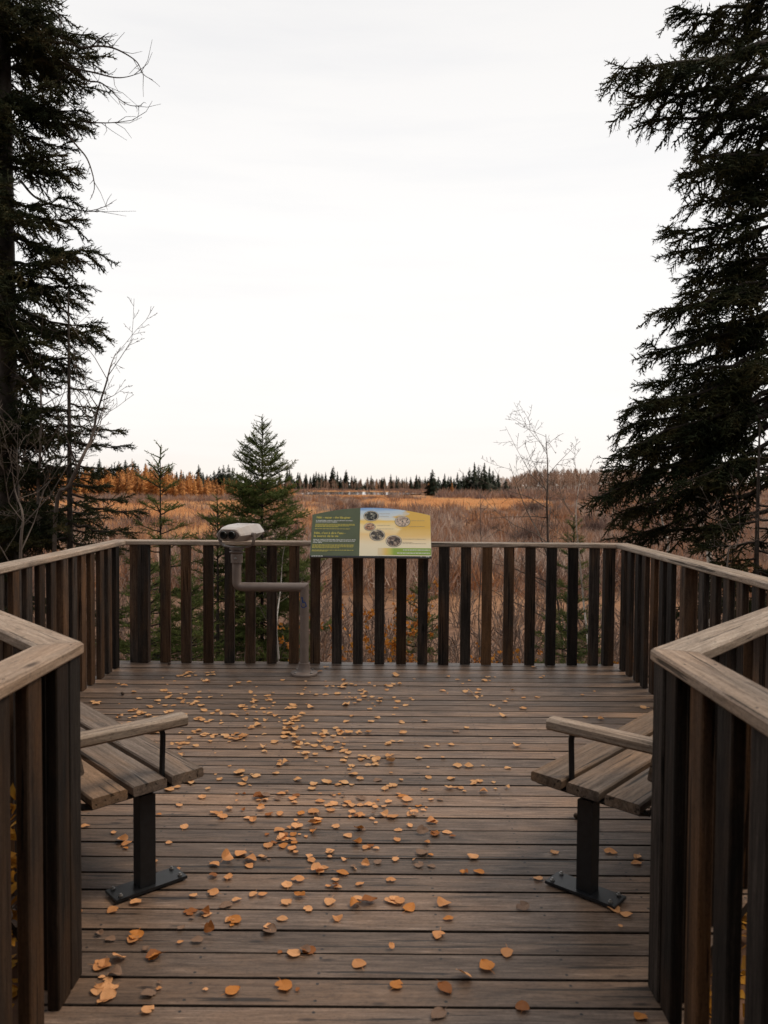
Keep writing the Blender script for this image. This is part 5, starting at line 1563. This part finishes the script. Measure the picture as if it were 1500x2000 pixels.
for px in np.linspace(545, 880, 62):
    px += rr.uniform(-5, 5); Y = rr.uniform(640, 720); ty = (rr.uniform(920, 934) + 5 * math.sin(px * 0.21)) if px < 680 else rr.uniform(930, 943)
    z1 = at(px, ty - 5, Y)[2]; x = xat(px, Y); z0 = float(ground_z(x, Y)) - 0.2
    far_tree('far_spruce', CON, x, Y, max(5, z1 - z0), 'spruce in the far treeline beyond the pond', 'far treeline beyond the pond', 1.25)
for q in range(230):
    px = rr.uniform(60, 575); Y = rr.uniform(255, 335)
    top = np.interp(px, [60, 180, 300, 350, 420, 470, 575], [918, 912, 908, 920, 934, 940, 949]) + rr.uniform(-5, 18)
    z1 = at(px, top, Y)[2]; x = xat(px, Y); z0 = float(ground_z(x, Y)) - 0.2
    far_tree('far_larch', LAR, x, Y, max(2.5, z1 - z0), 'orange autumn larch in the stand left of the marsh', 'larch stand left of the marsh', 1.45)
for px, ty, Y in ((258, 899, 340), (297, 905, 345), (308, 912, 350), (725, 938, 690), (735, 940, 700), (800, 942, 690), (815, 940, 700), (765, 940, 700), (640, 945, 690), (660, 947, 690), (882, 943, 330), (850, 948, 350), (837, 944, 420)):
    z1 = at(px, ty - 5, Y)[2]; x = xat(px, Y); z0 = float(ground_z(x, Y)) - 0.2
    far_tree('far_larch', LAR, x, Y, max(4, z1 - z0), 'orange larch standing among dark spruces in the treeline', 'larches in the treeline', 1.1)
for q in range(270):
    px = rr.uniform(985, 1420); Y = rr.uniform(410, 520)
    top = np.interp(px, [985, 1010, 1040, 1150, 1300, 1420], [942, 926, 914, 915, 911, 910]) + rr.uniform(-2, 10)
    z1 = at(px, top, Y)[2]; x = xat(px, Y); z0 = float(ground_z(x, Y)) - 0.2
    far_tree('far_aspen', ASP, x, Y, max(5, z1 - z0), 'leafless pale-trunked aspen in the wood at right', 'aspen wood at right', 1.3)
for q in range(90):
    px = rr.uniform(540, 850); Y = rr.uniform(600, 680); top = rr.uniform(934, 944)
    z1 = at(px, top, Y)[2]; x = xat(px, Y); z0 = float(ground_z(x, Y)) - 0.2
    far_tree('far_aspen', ASP, x, Y, max(5, z1 - z0), 'leafless aspen in the far treeline beyond the pond', 'bare aspens of the far treeline', 1.4)
CONL = [conifer_me(s, n=190, wid=0.20, w=0.085) for s in range(160, 164)]
# the woods behind these, read as one mass
def forest(name, label, mes, pts, hs, wide, mats):
    parts, mi = [], []
    base = []
    for me in mes:
        co = np.zeros(len(me.vertices) * 3); me.vertices.foreach_get('co', co)
        tri = np.zeros(len(me.polygons) * 3, dtype=np.int32); me.loops.foreach_get('vertex_index', tri)
        ix = np.zeros(len(me.polygons), dtype=np.int32); me.polygons.foreach_get('material_index', ix)
        base.append((co.reshape(-1, 3), tri.reshape(-1, 3), ix))
    pts = np.asarray(pts); n = len(pts)
    pick = rr.integers(0, len(mes), n)
    for k in range(len(mes)):
        q = pick == k
        if not q.any(): continue
        m = int(q.sum()); th = rr.uniform(0, 6.28, m); s = hs[q]
        M = np.zeros((m, 3, 3)); M[:, 0, 0] = np.cos(th) * s * wide; M[:, 0, 1] = -np.sin(th) * s * wide; M[:, 1, 0] = np.sin(th) * s * wide; M[:, 1, 1] = np.cos(th) * s * wide; M[:, 2, 2] = s
        T = np.column_stack([pts[q, 0], pts[q, 1], ground_z(pts[q, 0], pts[q, 1]) - 0.2])
        parts.append(place(base[k][:2], M, T)); mi.append(np.tile(base[k][2], m))
    V, F = merge(parts)
    return tag(link(name, mesh(name, V, F, mats, midx=np.concatenate(mi))), label, 'wood', kind='stuff')
fy = rr.uniform(720, 900, 420); fx = rr.uniform(-0.75, 0.30, 420) * fy
forest('far_wood', 'dark spruce wood closing off the far side of the marsh', CONL, np.column_stack([fx, fy]), rr.uniform(6, 11, 420), 1.4, [M_bark, M_fcon])
fy = rr.uniform(520, 760, 420); fx = rr.uniform(0.14, 0.75, 420) * fy
forest('far_wood', 'brown leafless wood on the rise at right', ASP[:3], np.column_stack([fx, fy]), rr.uniform(10, 14, 420), 1.6, [M_aspen, M_atwig])
fy = rr.uniform(340, 560, 260); fx = rr.uniform(-0.80, -0.19, 260) * fy
forest('far_wood', 'dark mixed wood on the rise at left', CONL, np.column_stack([fx, fy]), rr.uniform(7, 12, 260), 1.1, [M_bark, M_fcon])
# unseen spruces added behind the camera, massed to shade the near deck and slats
by_ = np.concatenate([rr.uniform(-17, -5, 74), np.array([1.5, -0.5, -3.0, -5.0, 1.0, -1.0, -3.5])])
bx_ = np.concatenate([rr.uniform(-20, 20, 74), np.array([-4.8, -5.6, -4.4, -6.3, 4.9, 5.7, 4.6])])
keep = (np.abs(bx_) > 2.4)
forest('shading_spruces', 'unseen dark spruces behind the camera, added to shade the near deck', CONL, np.column_stack([bx_, by_])[keep], rr.uniform(9, 13, int(keep.sum())), 1.2, [M_bark, M_fcon])
